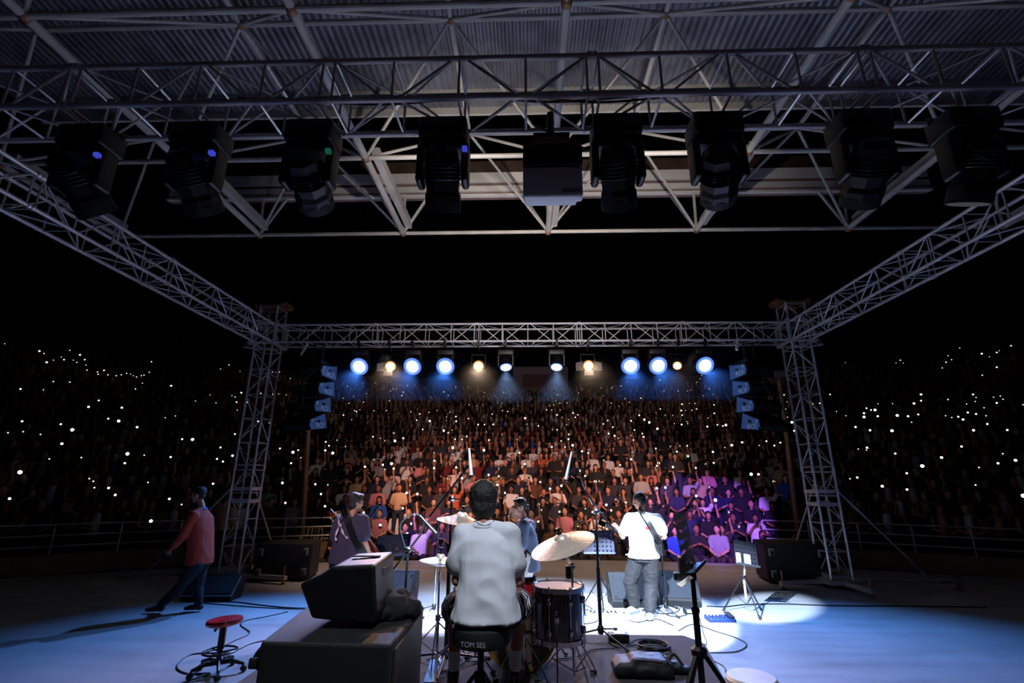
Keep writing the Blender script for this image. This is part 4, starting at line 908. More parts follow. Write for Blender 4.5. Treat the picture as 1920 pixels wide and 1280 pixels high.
def cymbal(label, c, r, tilt, bell=0.055, th=0.002, name='cymbal', drop=0.055):
    t = thing(name, label, 'cymbal', c); R = RX(tilt[0]) @ RY(tilt[1])
    top = [(0.006, 0.030), (bell*0.5, 0.027), (bell*0.85, 0.012), (bell, 0.0), (r*0.5, -drop*0.35), (r*0.85, -drop*0.82), (r, -drop)]
    mb = MB().lathe([(a, b) for a, b in top]+[(a, b-th) for a, b in top[::-1]], (0, 0, 0), 56, R); mb.build('plate', M['brass'], t)
    MB().lathe([(0.018, 0.030), (0.022, 0.036), (0.018, 0.05), (0.013, 0.052), (0.013, 0.066), (0.018, 0.068), (0.018, 0.078), (0.005, 0.080)], (0, 0, 0), 14, R).box(R @ V((0, 0, 0.072)), (0.05, 0.008, 0.014), R).build('felt_and_wing_nut', M['black'], t)
    return t, R
def cymbal_stand(label, top, base, a0=0.2, fr=0.30, boom=None, hub=0.34, name='cymbal_stand'):
    base = V(base); t = thing(name, label, 'cymbal stand', base); q = V(top)-base
    el = boom-base if boom is not None else V((0, 0, q.z-0.02))
    MB().tube([(0, 0, 0.06), (0, 0, min(el.z*0.5, 0.6))], 0.0145, 10).build('lower_tube', M['steel'], t)
    MB().tube([(0, 0, min(el.z*0.5, 0.6)-0.02), (0, 0, el.z)], 0.011, 10).build('upper_tube', M['steel'], t)
    MB().rbox((0, 0, min(el.z*0.5, 0.6)), (0.045, 0.035, 0.05), 0.008).tube([(0.02, 0, min(el.z*0.5, 0.6)), (0.065, 0, min(el.z*0.5, 0.6)+0.005)], 0.007, 6).build('memory_clamp', M['steel'], t)
    if boom is not None or abs(q.x) > 0.02: MB().tube([(0, 0, el.z), q], 0.008, 8).rbox((0, 0, el.z), (0.05, 0.04, 0.05), 0.01).build('tilter', M['steel'], t)
    for k in range(3):
        a = a0+2*PI*k/3
        for s_ in (-0.012, 0.012):
            sx, sy_ = -math.sin(a)*s_, math.cos(a)*s_
            MB().tube([(sx, sy_, hub), (math.cos(a)*fr*0.55+sx, math.sin(a)*fr*0.55+sy_, hub*0.55), (math.cos(a)*fr+sx, math.sin(a)*fr+sy_, 0.02)], 0.006, 6).build('leg', M['steel'], t) if s_ < 0 else None
        MB().tube([(math.cos(a)*fr*0.58, math.sin(a)*fr*0.58, hub*0.5), (0, 0, 0.09)], 0.006, 6).build('brace', M['steel'], t)
        MB().ell((math.cos(a)*fr, math.sin(a)*fr, 0.018), (0.025, 0.016, 0.018), RZ(a)).build('rubber_foot', M['rubber'], t)
    return t
Yc = 4.45; p = AT(867, 966, Yc); cymbal('tilted crash cymbal left of the drummer\'s head', p, 0.215, (0.05, 0.14)); cymbal_stand('chrome stand under the left crash cymbal', p-V((0, 0, 0.06)), (p.x, Yc+0.02, RISER), 0.4)
Yc = 4.15; p = AT(1051, 1008, Yc); cymbal('large crash cymbal tilted towards the left, right of the drummer', p, 0.262, (0.22, -0.30), drop=0.06); bp = AT(1072, 1062, Yc+0.25); cymbal_stand('chrome boom stand under the large right crash cymbal', p-V((0, 0, 0.07)), (bp.x, Yc+0.25, RISER), 0.9, boom=V((bp.x, Yc+0.25, bp.z)))
Yc = 4.75; p = AT(826, 1046, Yc); hh, R_ = cymbal('pair of hi-hat cymbals left of the drummer', p+V((0, 0, 0.01)), 0.185, (0.0, 0.03), 0.045, name='hi_hat', drop=0.03)
MB().lathe([(0.04, -0.075), (0.06, -0.07), (0.184, -0.034), (0.185, -0.032), (0.05, -0.065)], (0, 0, 0), 48, R_).build('lower_plate', M['brass'], hh); MB().tube([(0, 0, -0.1), (0, 0, 0.20)], 0.004, 6).build('rod', M['steel'], hh)
MB().lathe([(0.02, 0.10), (0.026, 0.11), (0.026, 0.15), (0.012, 0.16)], (0, 0, 0), 12).build('clutch', M['black'], hh)
hs = cymbal_stand('chrome hi-hat stand with tripod legs left of the drummer', p-V((0, 0, 0.09)), (p.x, Yc, RISER), 0.6, 0.30); hs['category'] = 'cymbal stand'
MB().box((0.02, -0.26, 0.05), (0.09, 0.30, 0.012), RX(0.22)).box((0.02, -0.10, 0.006), (0.10, 0.5, 0.01)).build('pedal', M['steel'], hs, smooth=False)
# hand percussion microphone clamp beside the tom (chrome rods)
pp = AT(985, 1040, 4.45); tt = thing('tom_microphone', 'black clip-on microphone hanging under the right crash cymbal', 'microphone', AT(1066, 1068, 4.3)); MB().tube([(0, 0, 0.03), (0, 0, -0.05)], 0.025, 12).ell((0, 0, -0.05), (0.026, 0.026, 0.02)).build('body', M['black'], tt); MB().tube([(0, 0, 0.02), (0.04, 0.02, 0.04), (0.05, 0.1, 0.02)], 0.008, 6).build('clamp', M['blackm'], tt)
Yc = 4.5; p = AT(981, 1034, Yc); cs = cymbal_stand('chrome stand rising through the gap right of the drummer', p, (p.x, Yc, RISER), 1.5, 0.24)
MB().rbox((0, 0, p.z-RISER-0.02), (0.06, 0.05, 0.06), 0.01).tube([(0.02, 0, p.z-RISER+0.02), (0.08, 0, p.z-RISER-0.04)], 0.007, 6).build('top_clamp', M['black'], cs)
# throne
th = thing('drum_throne', 'black round drum throne the drummer sits on', 'stool', (-0.32, 3.72, RISER)); SZ = AT(910, 1168, 3.72).z-RISER
MB().lathe([(0.17, -0.125), (0.195, -0.11), (0.205, -0.06), (0.20, -0.015), (0.17, 0.0), (0.001, 0.004)], (0, 0, SZ), 36).build('seat', M['tolex'], th)
text('lettering', 'TOM SES', 0.042, M['yellow'], th, (-0.035, -0.2085, SZ-0.075), (PI/2, 0, -0.1))
MB().tube([(0, 0, 0.12), (0, 0, SZ-0.12)], 0.022, 14).build('post', M['blackm'], th); MB().lathe([(0.03, -0.03), (0.04, -0.02), (0.04, 0.02), (0.03, 0.03)], (0, 0, 0.26), 14).build('collar', M['blackm'], th)
tripod(th, 0.30, 0.27, M['blackm'], 3, -PI/2+0.5, 0.014)
# kick pedal
kp = thing('kick_pedal', 'chrome kick pedal between bass drum and throne', 'pedal', (-0.10, 4.42, RISER)); MB().box((0, -0.05, 0.006), (0.09, 0.34, 0.012)).box((0, -0.08, 0.06), (0.085, 0.28, 0.012), RX(0.3)).tube([(-0.05, 0.08, 0.01), (-0.05, 0.08, 0.2), (0.05, 0.08, 0.2), (0.05, 0.08, 0.01)], 0.009, 6).build('frame', M['steel'], kp, smooth=False)
MB().tube([(0, 0.08, 0.19), (0, 0.12, 0.36)], 0.005, 6).ell((0, 0.13, 0.37), (0.022, 0.03, 0.022)).build('beater', M['cream'], kp)

# ------------------------------------------------------------------ cases in the left foreground
cz_ = 0.93
cs_ = thing('speaker_cabinet', 'big black speaker cabinet filling the lower left foreground', 'loudspeaker', (-1.27, 3.75, RISER))
c0 = G(795, 1133, cz_); c1 = G(732, 1208, cz_)
x1_, y1_ = c0.x, c0.y; wv = 0.86; dv_ = y1_-c1.y
pts = [(c1.x, c1.y), (c0.x, c0.y), (c0.x-0.92, c0.y+0.02), (c1.x-0.80, c1.y+0.02)]
cbm = MB().prism([(a+1.27, b-3.75) for a, b in pts], 0.02, cz_-RISER, 'z'); cbo = cbm.build('cabinet', M['tolex'], cs_, smooth=False)
bv = cbo.modifiers.new('b', 'BEVEL'); bv.width = 0.02; bv.segments = 3
n_ = (V((c0.x, c0.y, 0))-V((c1.x, c1.y, 0))).normalized(); sdv = V((n_.y, -n_.x, 0))
mid = V(((c0.x+c1.x)/2+1.27, (c0.y+c1.y)/2-3.75, (cz_-RISER)/2))
MB().box(mid+sdv*0.006, (0.012, (c0-c1).length*0.80, (cz_-RISER)*0.82), RZ(math.atan2(n_.y, n_.x)-PI/2)).build('side_panel', M['grille'], cs_, smooth=False)
MB().rbox((-0.35, -0.42, 0.45), (0.16, 0.03, 0.06), 0.01).build('handle', M['rubber'], cs_)
# amplifier / monitor lying on top
az = cz_+0.002
am = thing('stage_amplifier', 'black angular amplifier lying on top of the big speaker cabinet', 'amplifier', (-1.28, 3.75, az))
# side profile (x, z) of the amp seen from the camera, extruded in depth
def atz(px, py, Y): return AT(px, py, Y)
near = [AT(x, y, 3.55) for x, y in ((702, 1058), (706, 1150), (700, 1172), (583, 1160), (560, 1095), (600, 1078), (624, 1062))]
zt_ = near[0].z
near = [(n.x, max(n.z, az)) for n in near]
far = [AT(x, y, 4.0) for x, y in ((738, 1033), (742, 1120))]
sh_ = far[0].x-near[0][0]; dz_ = far[0].z-zt_
mb = MB(); vs = [V((x+1.28, 3.55-3.75, z-az)) for x, z in near]+[V((x+1.28+sh_, 4.0-3.75, (z-az)*(1+dz_/(zt_-az)))) for x, z in near]
n = len(near); mb.add(vs, [tuple(range(n)), tuple(range(n, 2*n))[::-1]]+[(i, n+i, n+(i+1) % n, (i+1) % n) for i in range(n)])
ao = mb.build('cabinet', M['black'], am, smooth=False); bv = ao.modifiers.new('b', 'BEVEL'); bv.width = 0.022; bv.segments = 3
a_ = V((near[0][0]+1.28, -0.2, 0)); b_2 = V((near[0][0]+1.28+sh_, 0.25, 0)); dd = (b_2-a_).normalized(); sd2 = V((dd.y, -dd.x, 0)); mm = a_.lerp(b_2, 0.62)+sd2*0.006
MB().rbox(mm+V((0.002, 0, (zt_-az)*0.48)), (0.014, (b_2-a_).length*0.5, (zt_-az)*0.80), 0.006, RZ(math.atan2(dd.y, dd.x)-PI/2)).build('side_grille', M['grille'], am)
MB().box(((near[0][0]+near[-1][0])/2+1.28+sh_*0.5+0.0, 0.05, zt_-az+dz_*0.5+0.004), (0.20, 0.035, 0.008)).build('top_handle', M['rubber'], am, smooth=False)
# gear bag beside the amplifier
bg = MB(); q = AT(745, 1168, 3.95)
bg.ell((0, 0, 0.06), (0.14, 0.12, 0.10)).ell((0.10, 0.05, 0.05), (0.10, 0.09, 0.08)).ell((-0.12, -0.08, 0.05), (0.13, 0.10, 0.07)).ell((0.03, 0.06, 0.13), (0.07, 0.06, 0.05))
bme = fuse(bg, 0.01, 3); folds(bme, 0.012, 12, 4); bo = obj('soft_bag', bme, mat('black_cloth', (12, 12, 15), 0.9), None); bo.location = (q.x-0.02, 3.86, cz_+0.0); tag(bo, 'crumpled black bag on the cabinet, at the foot of the amplifier', 'bag')
bo2 = MB().rbox((0, 0, 0.012), (0.14, 0.10, 0.024), 0.008).build('notebook', M['cream'], None); bo2.location = (c0.x-0.10, c0.y-0.10, cz_); tag(bo2, 'small pale pad lying on the far corner of the big cabinet', 'notepad')
bo3 = MB().lathe([(0.02, -0.07), (0.06, -0.06), (0.075, 0), (0.06, 0.06), (0.02, 0.07)], (0, 0, 0), 20, RX(PI/2)).build('round_light', M['black'], None); pz_ = AT(528, 1202, 3.4); 
bo3.location = (c1.x-0.80-0.03, 3.45, 0.80); tag(bo3, 'small round black lamp hooked on the left edge of the big cabinet', 'lamp')

# ------------------------------------------------------------------ stools, pedals, bag on the floor
b0 = G(406, 1262); st = thing('red_stool', 'round red swivel stool on a five-star base, left foreground', 'stool', (b0.x, b0.y, 0)); sz = AT(410, 1158, b0.y).z
MB().lathe([(0.001, -0.065), (0.14, -0.065), (0.168, -0.05), (0.175, -0.028), (0.165, -0.008), (0.13, 0.0), (0.001, 0.003)], (0, 0, sz), 40, RY(-0.06)).build('seat', M['red'], st)
MB().tube([(0, 0, 0.10), (0, 0, 0.30)], 0.026, 14).tube([(0, 0, 0.22), (0, 0, sz-0.06)], 0.034, 14).build('column', mat('dark_maroon_metal', (48, 22, 26), 0.25, 0.6), st)
MB().torus((0, 0, 0.20), 0.16, 0.010).build('foot_ring', M['blackm'], st)
for k in range(3): a = 2*PI*k/3+0.5; MB().tube([(0.02*math.cos(a), 0.02*math.sin(a), 0.19), (0.16*math.cos(a), 0.16*math.sin(a), 0.20)], 0.008, 6).build('ring_spoke', M['blackm'], st)
MB().tube([(0.0, -0.0, sz-0.08), (-0.06, -0.03, sz-0.10)], 0.006, 6).ell((-0.065, -0.03, sz-0.105), (0.014, 0.014, 0.018)).build('lever', M['black'], st)
for k in range(5):
    a = 2*PI*k/5+0.25; e = V((math.cos(a), math.sin(a), 0))
    l = MB().tube([e*0.02+V((0, 0, 0.10)), e*0.13+V((0, 0, 0.105)), e*0.24+V((0, 0, 0.075))], [(0.026, 0.02), (0.022, 0.018), (0.016, 0.014)], 10).build('leg', M['black'], st)
    MB().lathe([(0.008, -0.022), (0.026, -0.02), (0.026, 0.02), (0.008, 0.022)], e*0.245+V((0, 0, 0.028)), 14, RZ(a+0.6) @ RX(PI/2)).tube([e*0.24+V((0, 0, 0.04)), e*0.24+V((0, 0, 0.08))], 0.009, 8).build('caster', M['rubber'], l)
b0 = G(1403, 1262, 0.46); st2 = thing('padded_stool', 'round cream-topped stool cut by the bottom edge, right foreground', 'stool', (b0.x, b0.y-0.05, 0)); MB().lathe([(0.001, -0.07), (0.165, -0.07), (0.185, -0.05), (0.188, -0.02), (0.17, 0.0), (0.001, 0.004)], (0, 0, 0.46), 40).build('seat', M['cream'], st2)
MB().tube([(0, 0, 0.05), (0, 0, 0.4)], 0.025, 12).build('column', M['blackm'], st2)
for k in range(4): a = PI/4+k*PI/2; MB().tube([(0, 0, 0.12), (0.2*math.cos(a), 0.2*math.sin(a), 0.015)], 0.015, 8).build('leg', M['blackm'], st2)

def slab(name, label, cat, c, d, rz, mt, knobs, knobm, sw=None):
    t = thing(name, label, cat, c, rz); MB().rbox((0, 0, d[2]/2), d, min(0.012, d[2]*0.3), RX(0.06)).build('case', mt, t)
    kb = MB()
    for x, y, r in knobs: kb.lathe([(r, 0), (r, 0.016), (r*0.8, 0.02)], (x, y, d[2]+0.001), 10)
    kb.build('knobs', knobm, t)
    if sw:
        for x, y, r in sw: MB().lathe([(r, 0), (r, 0.02), (r*0.7, 0.026)], (x, y, d[2]), 10).build('foot_switch', M['steel'], t)
    return t
p = G(1140, 1158); pb = slab('effects_board', 'wide grey pedal board lying before the guitarist\'s feet', 'pedal board', (p.x, p.y, 0), (0.62, 0.26, 0.06), 0.02, mat('pedalboard_grey', (170, 170, 176), 0.35, 0.4), [(-0.24+0.06*i, 0.07, 0.012) for i in range(7)]+[(-0.24+0.06*i, 0.03, 0.010) for i in range(7)], M['black'], [(-0.22+0.11*i, -0.07, 0.020) for i in range(5)])
p = G(1165, 1136); slab('effect_pedal', 'white effect pedal on the floor behind the grey pedal board', 'effect pedal', (p.x, p.y, 0), (0.16, 0.12, 0.05), 0.1, M['paper'], [(-0.04, 0.02, 0.012), (0.04, 0.02, 0.012)], M['green'], [(0, -0.03, 0.012)])
p = G(1185, 1139); slab('effect_pedal', 'small dark effect pedal touching the guitarist\'s left shoe', 'effect pedal', (p.x-0.03, p.y+0.05, 0), (0.10, 0.12, 0.05), -0.2, M['black'], [(-0.02, 0.02, 0.01), (0.02, 0.02, 0.01)], M['red'], [(0, -0.03, 0.012)])
p = G(1100, 1152); slab('effect_pedal', 'blue effect pedal left of the grey pedal board', 'effect pedal', (p.x, p.y, 0), (0.13, 0.13, 0.06), 0.3, M['pedal'], [(-0.03, 0.03, 0.012), (0.03, 0.03, 0.012)], M['white'], [(0, -0.03, 0.012)])
p = G(1350, 1163); mf = slab('multi_effects_pedal', 'dark blue multi-effects pedal on the floor left of the lit music stand', 'effect pedal', (p.x, p.y, 0), (0.38, 0.22, 0.05), 0.05, mat('pedal_dark_blue', (26, 44, 92), 0.35), [(-0.15+0.05*i, 0.06, 0.010) for i in range(4)], M['white'], [(-0.14, -0.06, 0.013), (-0.05, -0.06, 0.013), (0.03, -0.06, 0.013)])
MB().rbox((0.14, 0.0, 0.075), (0.08, 0.20, 0.02), 0.006, RX(0.12)).build('expression_treadle', M['grille'], mf)
p = G(1291, 1150); tag(MB().rbox((p.x, p.y, 0.04), (0.14, 0.10, 0.08), 0.008).build('power_adapter', M['black']), 'black power adapter on the floor right of the mic stand foot', 'power adapter'); 
MB().box((0, 0, 0), (0.07, 0.003, 0.04)).build('sticker', M['paper'], bpy.data.objects['power_adapter'], (p.x, p.y-0.052, 0.045), smooth=False)
p = GR(1160, 1203); pa = thing('power_box', 'black power supply box with a white top at the rug edge', 'power supply', (p.x, p.y, RISER)); MB().rbox((0, 0, 0.04), (0.20, 0.11, 0.08), 0.008).build('case', M['black'], pa); MB().box((0.01, 0, 0.081), (0.11, 0.09, 0.004)).build('top_label', M['paper'], pa, smooth=False)
# backpack on the rug
p = GR(1205, 1262); bk = MB(); bk.rbox((0, 0, 0.06), (0.46, 0.26, 0.11), 0.04, RY(0.04)).rbox((0.04, -0.02, 0.115), (0.30, 0.20, 0.06), 0.025, RY(0.05) @ RX(0.06)).rbox((-0.19, -0.01, 0.055), (0.12, 0.22, 0.10), 0.035).ell((0.32, 0.05, 0.03), (0.09, 0.07, 0.035)).rbox((0.25, 0.05, 0.045), (0.16, 0.14, 0.07), 0.03)
bme = fuse(bk, 0.011, 4); folds(bme, 0.008, 10, 2); bkt = thing('backpack', 'black backpack with a silver-edged pocket lying on the rug', 'bag', (p.x, p.y-0.03, RISER)); obj('bag_body', bme, mat('black_nylon', (13, 13, 15), 0.5, 0, 0.1, 10, 0.3, 200), bkt)
MB().tube(bez([(-0.09, -0.115, 0.145), (0.02, -0.118, 0.142), (0.16, -0.112, 0.132), (0.19, -0.02, 0.138), (0.15, 0.07, 0.143)], 5), 0.006, 6).build('piping', M['steel'], bkt); text('lettering', 'Roland', 0.022, M['yellow'], bkt, (0.07, 0.0, 0.152), (0.15, 0.1, -0.2))
MB().tube(bez([(0.22, 0.05, 0.08), (0.28, 0.08, 0.13), (0.34, 0.04, 0.06), (0.38, 0.0, 0.01)], 6), [0.012]*19, 6).build('strap', M['tolex'], bkt)

# wooden post and chairs at the stage front
p = AT(1358, 1053, 13.75); q_ = AT(1353, 1003, 13.75); tag(MB().box((p.x, 13.9, (q_.z-0.45)/2), (0.13, 0.10, q_.z+0.45), RY(-0.05)).build('wooden_post', M['wood'], smooth=False), 'pale wooden post standing in front of the first row', 'post')
def plastic_chair(label, x, y, z, rz, grp=None):
    t = thing('plastic_chair', label, 'chair', (x, y, z), rz, grp)
    MB().rbox((0, 0, 0.42), (0.44, 0.42, 0.03), 0.012).build('seat', M['plas'], t)
    for a in (-1, 1):
        for b in (-1, 1): MB().tube([(a*0.19, b*0.18, 0.42), (a*0.23, b*0.21, 0.0)], [(0.026, 0.02), (0.016, 0.014)], 8).build('leg', M['plas'], t)
    MB().tube(bez([(-0.2, -0.19, 0.42), (-0.21, -0.24, 0.66), (-0.12, -0.27, 0.84), (0.12, -0.27, 0.84), (0.21, -0.24, 0.66), (0.2, -0.19, 0.42)], 5), 0.022, 8).build('back_frame', M['plas'], t)
    for k in (-0.09, 0, 0.09): MB().box((k, -0.235, 0.63), (0.04, 0.014, 0.42), RX(0.16)).build('back_slat', M['plas'], t)
    for a in (-1, 1): MB().tube(bez([(a*0.2, -0.22, 0.62), (a*0.25, 0.0, 0.64), (a*0.23, 0.17, 0.60), (a*0.2, 0.18, 0.42)], 4), 0.018, 8).build('armrest', M['plas'], t)
    return t
p = AT(606, 1050, 14.4); plastic_chair('white plastic chair against the low wall left of the bass player', p.x, 14.35, -0.45, 0.4)
for x, l in ((507, 'left of the two arched cream chairs behind the left subwoofer'), (538, 'right of the two arched cream chairs behind the left subwoofer')):
    p = AT(x, 1012, 12.6); plastic_chair(l, p.x, 14.0, -0.45+0.3, PI)
p = AT(1530, 1010, 13.4); plastic_chair('arched cream chair behind the right tower', p.x, 14.0, -0.30, PI)

# ------------------------------------------------------------------ cables on the floor
def fl(pts, z=0.008): return [G(x, y, z) for x, y in pts]
def fr_(pts, z=0.012): return [G(x, y, RISER+z) for x, y in pts]
cable('cable', 'thick black cable running from the left subwoofer towards the cabinet', fl([(392, 1128), (440, 1128), (480, 1133), (530, 1138), (575, 1140), (640, 1140)]), 0.010)
cable('cable', 'thin black cable crossing the floor just below the thick one on the left', fl([(380, 1130), (440, 1135), (500, 1139), (560, 1141), (620, 1139)]), 0.007)
cable('cable', 'black cable winding from the red stool up towards the cabinet', fl([(540, 1146), (500, 1155), (460, 1163), (452, 1172), (468, 1186), (440, 1200), (410, 1214), (385, 1222)]), 0.007)
cable('cable', 'black cable looping around the red stool base', fl([(538, 1180), (510, 1196), (470, 1206), (430, 1222), (360, 1226), (332, 1248), (350, 1262), (395, 1262), (350, 1276)]), 0.007)
cable('cable', 'black cable running to the right edge behind the lit music stand', fl([(1325, 1136), (1360, 1137), (1400, 1133), (1470, 1132), (1560, 1135), (1700, 1136), (1850, 1138)]), 0.010)
cable('cable', 'thin cable looping on the floor right of the rug', fl([(1272, 1182), (1300, 1170), (1345, 1184), (1380, 1195), (1400, 1208), (1380, 1221), (1330, 1223), (1305, 1222)]), 0.006)
cable('cable', 'thin cable beside the foreground stand running to the rug', fl([(1312, 1158), (1316, 1175), (1320, 1190), (1325, 1206), (1315, 1215), (1335, 1235), (1358, 1250), (1360, 1272)]), 0.006)
cable('cable', 'cable tangle beside the guitarist\'s right foot', fl([(1230, 1140), (1260, 1155), (1290, 1150), (1275, 1135), (1250, 1128), (1262, 1118), (1275, 1130), (1270, 1146), (1240, 1150), (1225, 1145)]), 0.007)
cable('cable', 'cable trailing on the bright floor left of the pedal board', fl([(1095, 1132), (1110, 1142), (1100, 1152), (1120, 1162), (1105, 1168), (1080, 1168), (1098, 1150)]), 0.007)
cable('cable', 'thin cable lying in front of the guitarist\'s shoes', fl([(1170, 1158), (1195, 1166), (1230, 1160), (1262, 1172)]), 0.006)
cable('cable', 'purple-lit guitar cable hanging from the guitar to the floor', [AT(1240, 1020, 7.7), AT(1243, 1060, 7.75), AT(1248, 1100, 7.8), AT(1250, 1138, 7.85), G(1262, 1150, 0.01)], 0.006)
coil = []
p = GR(1226, 1216)
for k in range(60):
    a = k*0.62; r = 0.15+0.012*math.sin(k*1.7); coil.append((p.x+r*1.0*math.cos(a), p.y+r*0.9*math.sin(a), RISER+0.010+0.0006*k))
tag(MB().tube(bez(coil, 3), 0.006, 6).build('cable_coil', M['cable']), 'coil of black cable lying on the black rug', 'cable')
cable('cable', 'loose loop of cable hanging off the coil on the rug', fr_([(1240, 1205), (1255, 1215), (1262, 1226), (1250, 1232), (1236, 1230), (1232, 1220)]), 0.006)
cable('cable', 'cable running from the power box to the coil on the rug', fr_([(1140, 1203), (1165, 1212), (1190, 1200), (1220, 1198), (1245, 1210)]), 0.006)
cable('cable', 'cable crossing the rug under the boom stand', fr_([(1040, 1236), (1080, 1230), (1110, 1218), (1150, 1214), (1195, 1208)]), 0.006)
cable('cable', 'pair of cables curving on the rug left of the throne', fr_([(800, 1236), (840, 1226), (870, 1238), (850, 1252), (815, 1262), (800, 1272)]), 0.006)
cable('cable', 'tangled cable behind the throne legs', fr_([(865, 1215), (900, 1205), (930, 1222), (895, 1240), (870, 1228), (905, 1212), (940, 1232)]), 0.006)
# ================================================================== PERFORMERS
def rel(base):
    b = V(base); return lambda x, y, Y: AT(x, y, Y)-b
# guitarist
base = V((1.72, 7.90, 0)); q = rel(base)
J = dict(head=q(1198, 939, 7.92), look=-2.05, nod=0.32, neck=q(1203, 963, 7.90), chest=q(1203, 990, 7.90), pelvis=q(1207, 1038, 7.90),
 sh_l=q(1180, 972, 7.95), el_l=q(1168, 1006, 8.02), wr_l=q(1159, 990, 8.20), sh_r=q(1232, 974, 7.90), el_r=q(1246, 1006, 7.88), wr_r=q(1228, 1012, 8.12),
 hp_l=q(1195, 1045, 7.92), kn_l=q(1181, 1090, 8.02), an_l=q(1191, 1133, 8.14), hp_r=q(1219, 1045, 7.88), kn_r=q(1221, 1093, 7.96), an_r=q(1218, 1143, 7.90), toe_l=V((-0.75, -0.55, 0)), toe_r=V((-0.25, -1.0, 0)), turn=0.12)
J['an_l'].z = 0.12; J['an_r'].z = 0.09
gt, P_, R_ = figure('person', 'guitarist in a white T-shirt and grey baggy trousers, back to the camera', base, J, M['skin'], 'short', M['hair'],
    dict(sleeve=0.62, loose=0.035, hem=0.05, flare=0.03, seed=2), M['teew'], dict(loose=0.036, len=0.94, cuff=0.05), M['grey'], M['shoe'], hd={'l': V((-0.5, 0.35, 0.5)), 'r': V((-0.7, 0.3, -0.2))}, palm={'l': (0.2, 0.5, -0.6), 'r': (0, -1, 0)}, curl=(1.0, 0.8), foldamp=0.008)
# light piping on the trousers, red print on the shirt
MB().tube(bez([q(1173, 1040, 7.80)+V((0, 0, 0)), q(1186, 1036, 7.74), q(1205, 1034, 7.73), q(1222, 1038, 7.77)], 5), 0.006, 6).build('trouser_piping', M['white'], gt)
MB().rbox(q(1215, 989, 7.745), (0.075, 0.006, 0.045), 0.002, RZ(0.12)).build('red_print', mat('red_print', (170, 30, 40), 0.8), gt)
# guitar of the guitarist
def guitar(label, c, headp, bodym, up=(0, 0, 1), r=0.17, nstr=6, flip=1):
    c, hp = V(c), V(headp); t = thing('guitar', label, 'guitar', c); ax = (hp-c).normalized(); u = V(up); u = (u-ax*u.dot(ax)).normalized(); nrm = ax.cross(u)
    Rm = Matrix((ax, u, nrm)).transposed(); L = (hp-c).length
    out = []
    for k in range(40):
        a = 2*PI*k/40; rr = r*(1.0+0.18*math.cos(2*a)-0.10*math.cos(a)-0.06*math.cos(3*a)); out.append((rr*1.15*math.cos(a), rr*math.sin(a)))
    n = len(out); vs = [Rm @ V((x, y, -0.022)) for x, y in out]+[Rm @ V((x, y, 0.022)) for x, y in out]
    MB().add(vs, [tuple(range(n))[::-1], tuple(range(n, 2*n))]+[(i, (i+1) % n, n+(i+1) % n, n+i) for i in range(n)]).build('body', bodym, t)
    MB().box(ax*(L*0.5+0.05)+nrm*-0.028*flip, (L-0.10, 0.052, 0.024), Rm).build('neck', M['wood'], t); MB().box(ax*(L*0.5+0.05)+nrm*-0.043*flip, (L-0.12, 0.05, 0.006), Rm).build('fretboard', M['black'], t)
    hd_ = MB().box(ax*(L+0.03)+u*0.008+nrm*-0.03*flip, (0.17, 0.075, 0.016), Rm).build('headstock', bodym, t)
    pg = MB()
    for k in range(nstr):
        s_ = 1 if k % 2 else -1; pg.rbox(ax*(L-0.03+0.045*(k//2))+u*(s_*0.052+0.008)+nrm*-0.03*flip, (0.018, 0.026, 0.014), 0.004, Rm)
    pg.build('tuning_pegs', mat('cream_pegs', (225, 200, 140), 0.3), hd_)
    return t
gc = AT(1218, 1016, 8.17); guitar('black electric guitar held by the guitarist in the white T-shirt', gc, AT(1135, 984, 8.26), mat('black_lacquer', (12, 12, 14), 0.12, coat=1.0), r=0.18)
# strap across the back with the black rear pouch
def strap_mesh(pts, w_, mt, parent, name='strap', nrm=(0, -1, 0)):
    P = bez(pts, 6); vs = []; nrm = V(nrm)
    for i, p in enumerate(P):
        t_ = (P[min(i+1, len(P)-1)]-P[max(i-1, 0)]).normalized(); s_ = t_.cross(nrm).normalized()*w_/2
        for a, b in ((1, 0), (-1, 0), (-1, 1), (1, 1)): vs.append(p+s_*a+nrm*0.005*b)
    fs = [(k*4+j, k*4+(j+1) % 4, (k+1)*4+(j+1) % 4, (k+1)*4+j) for k in range(len(P)-1) for j in range(4)]+[(0, 3, 2, 1), tuple(len(vs)-4+j for j in range(4))]
    return MB().add(vs, fs).build(name, mt, parent)
strap_mesh([q(1199, 953, 8.0), q(1202, 956, 7.79), q(1213, 973, 7.695), q(1224, 992, 7.68), q(1233, 1010, 7.69), q(1239, 1020, 7.80), q(1236, 1026, 8.0)], 0.065, M['black'], gt, 'guitar_strap')
pc = MB().ell(q(1235, 1022, 7.80), (0.075, 0.05, 0.15), RY(-0.25)); obj('strap_pouch', fuse(pc, 0.01, 2), M['black'], gt)

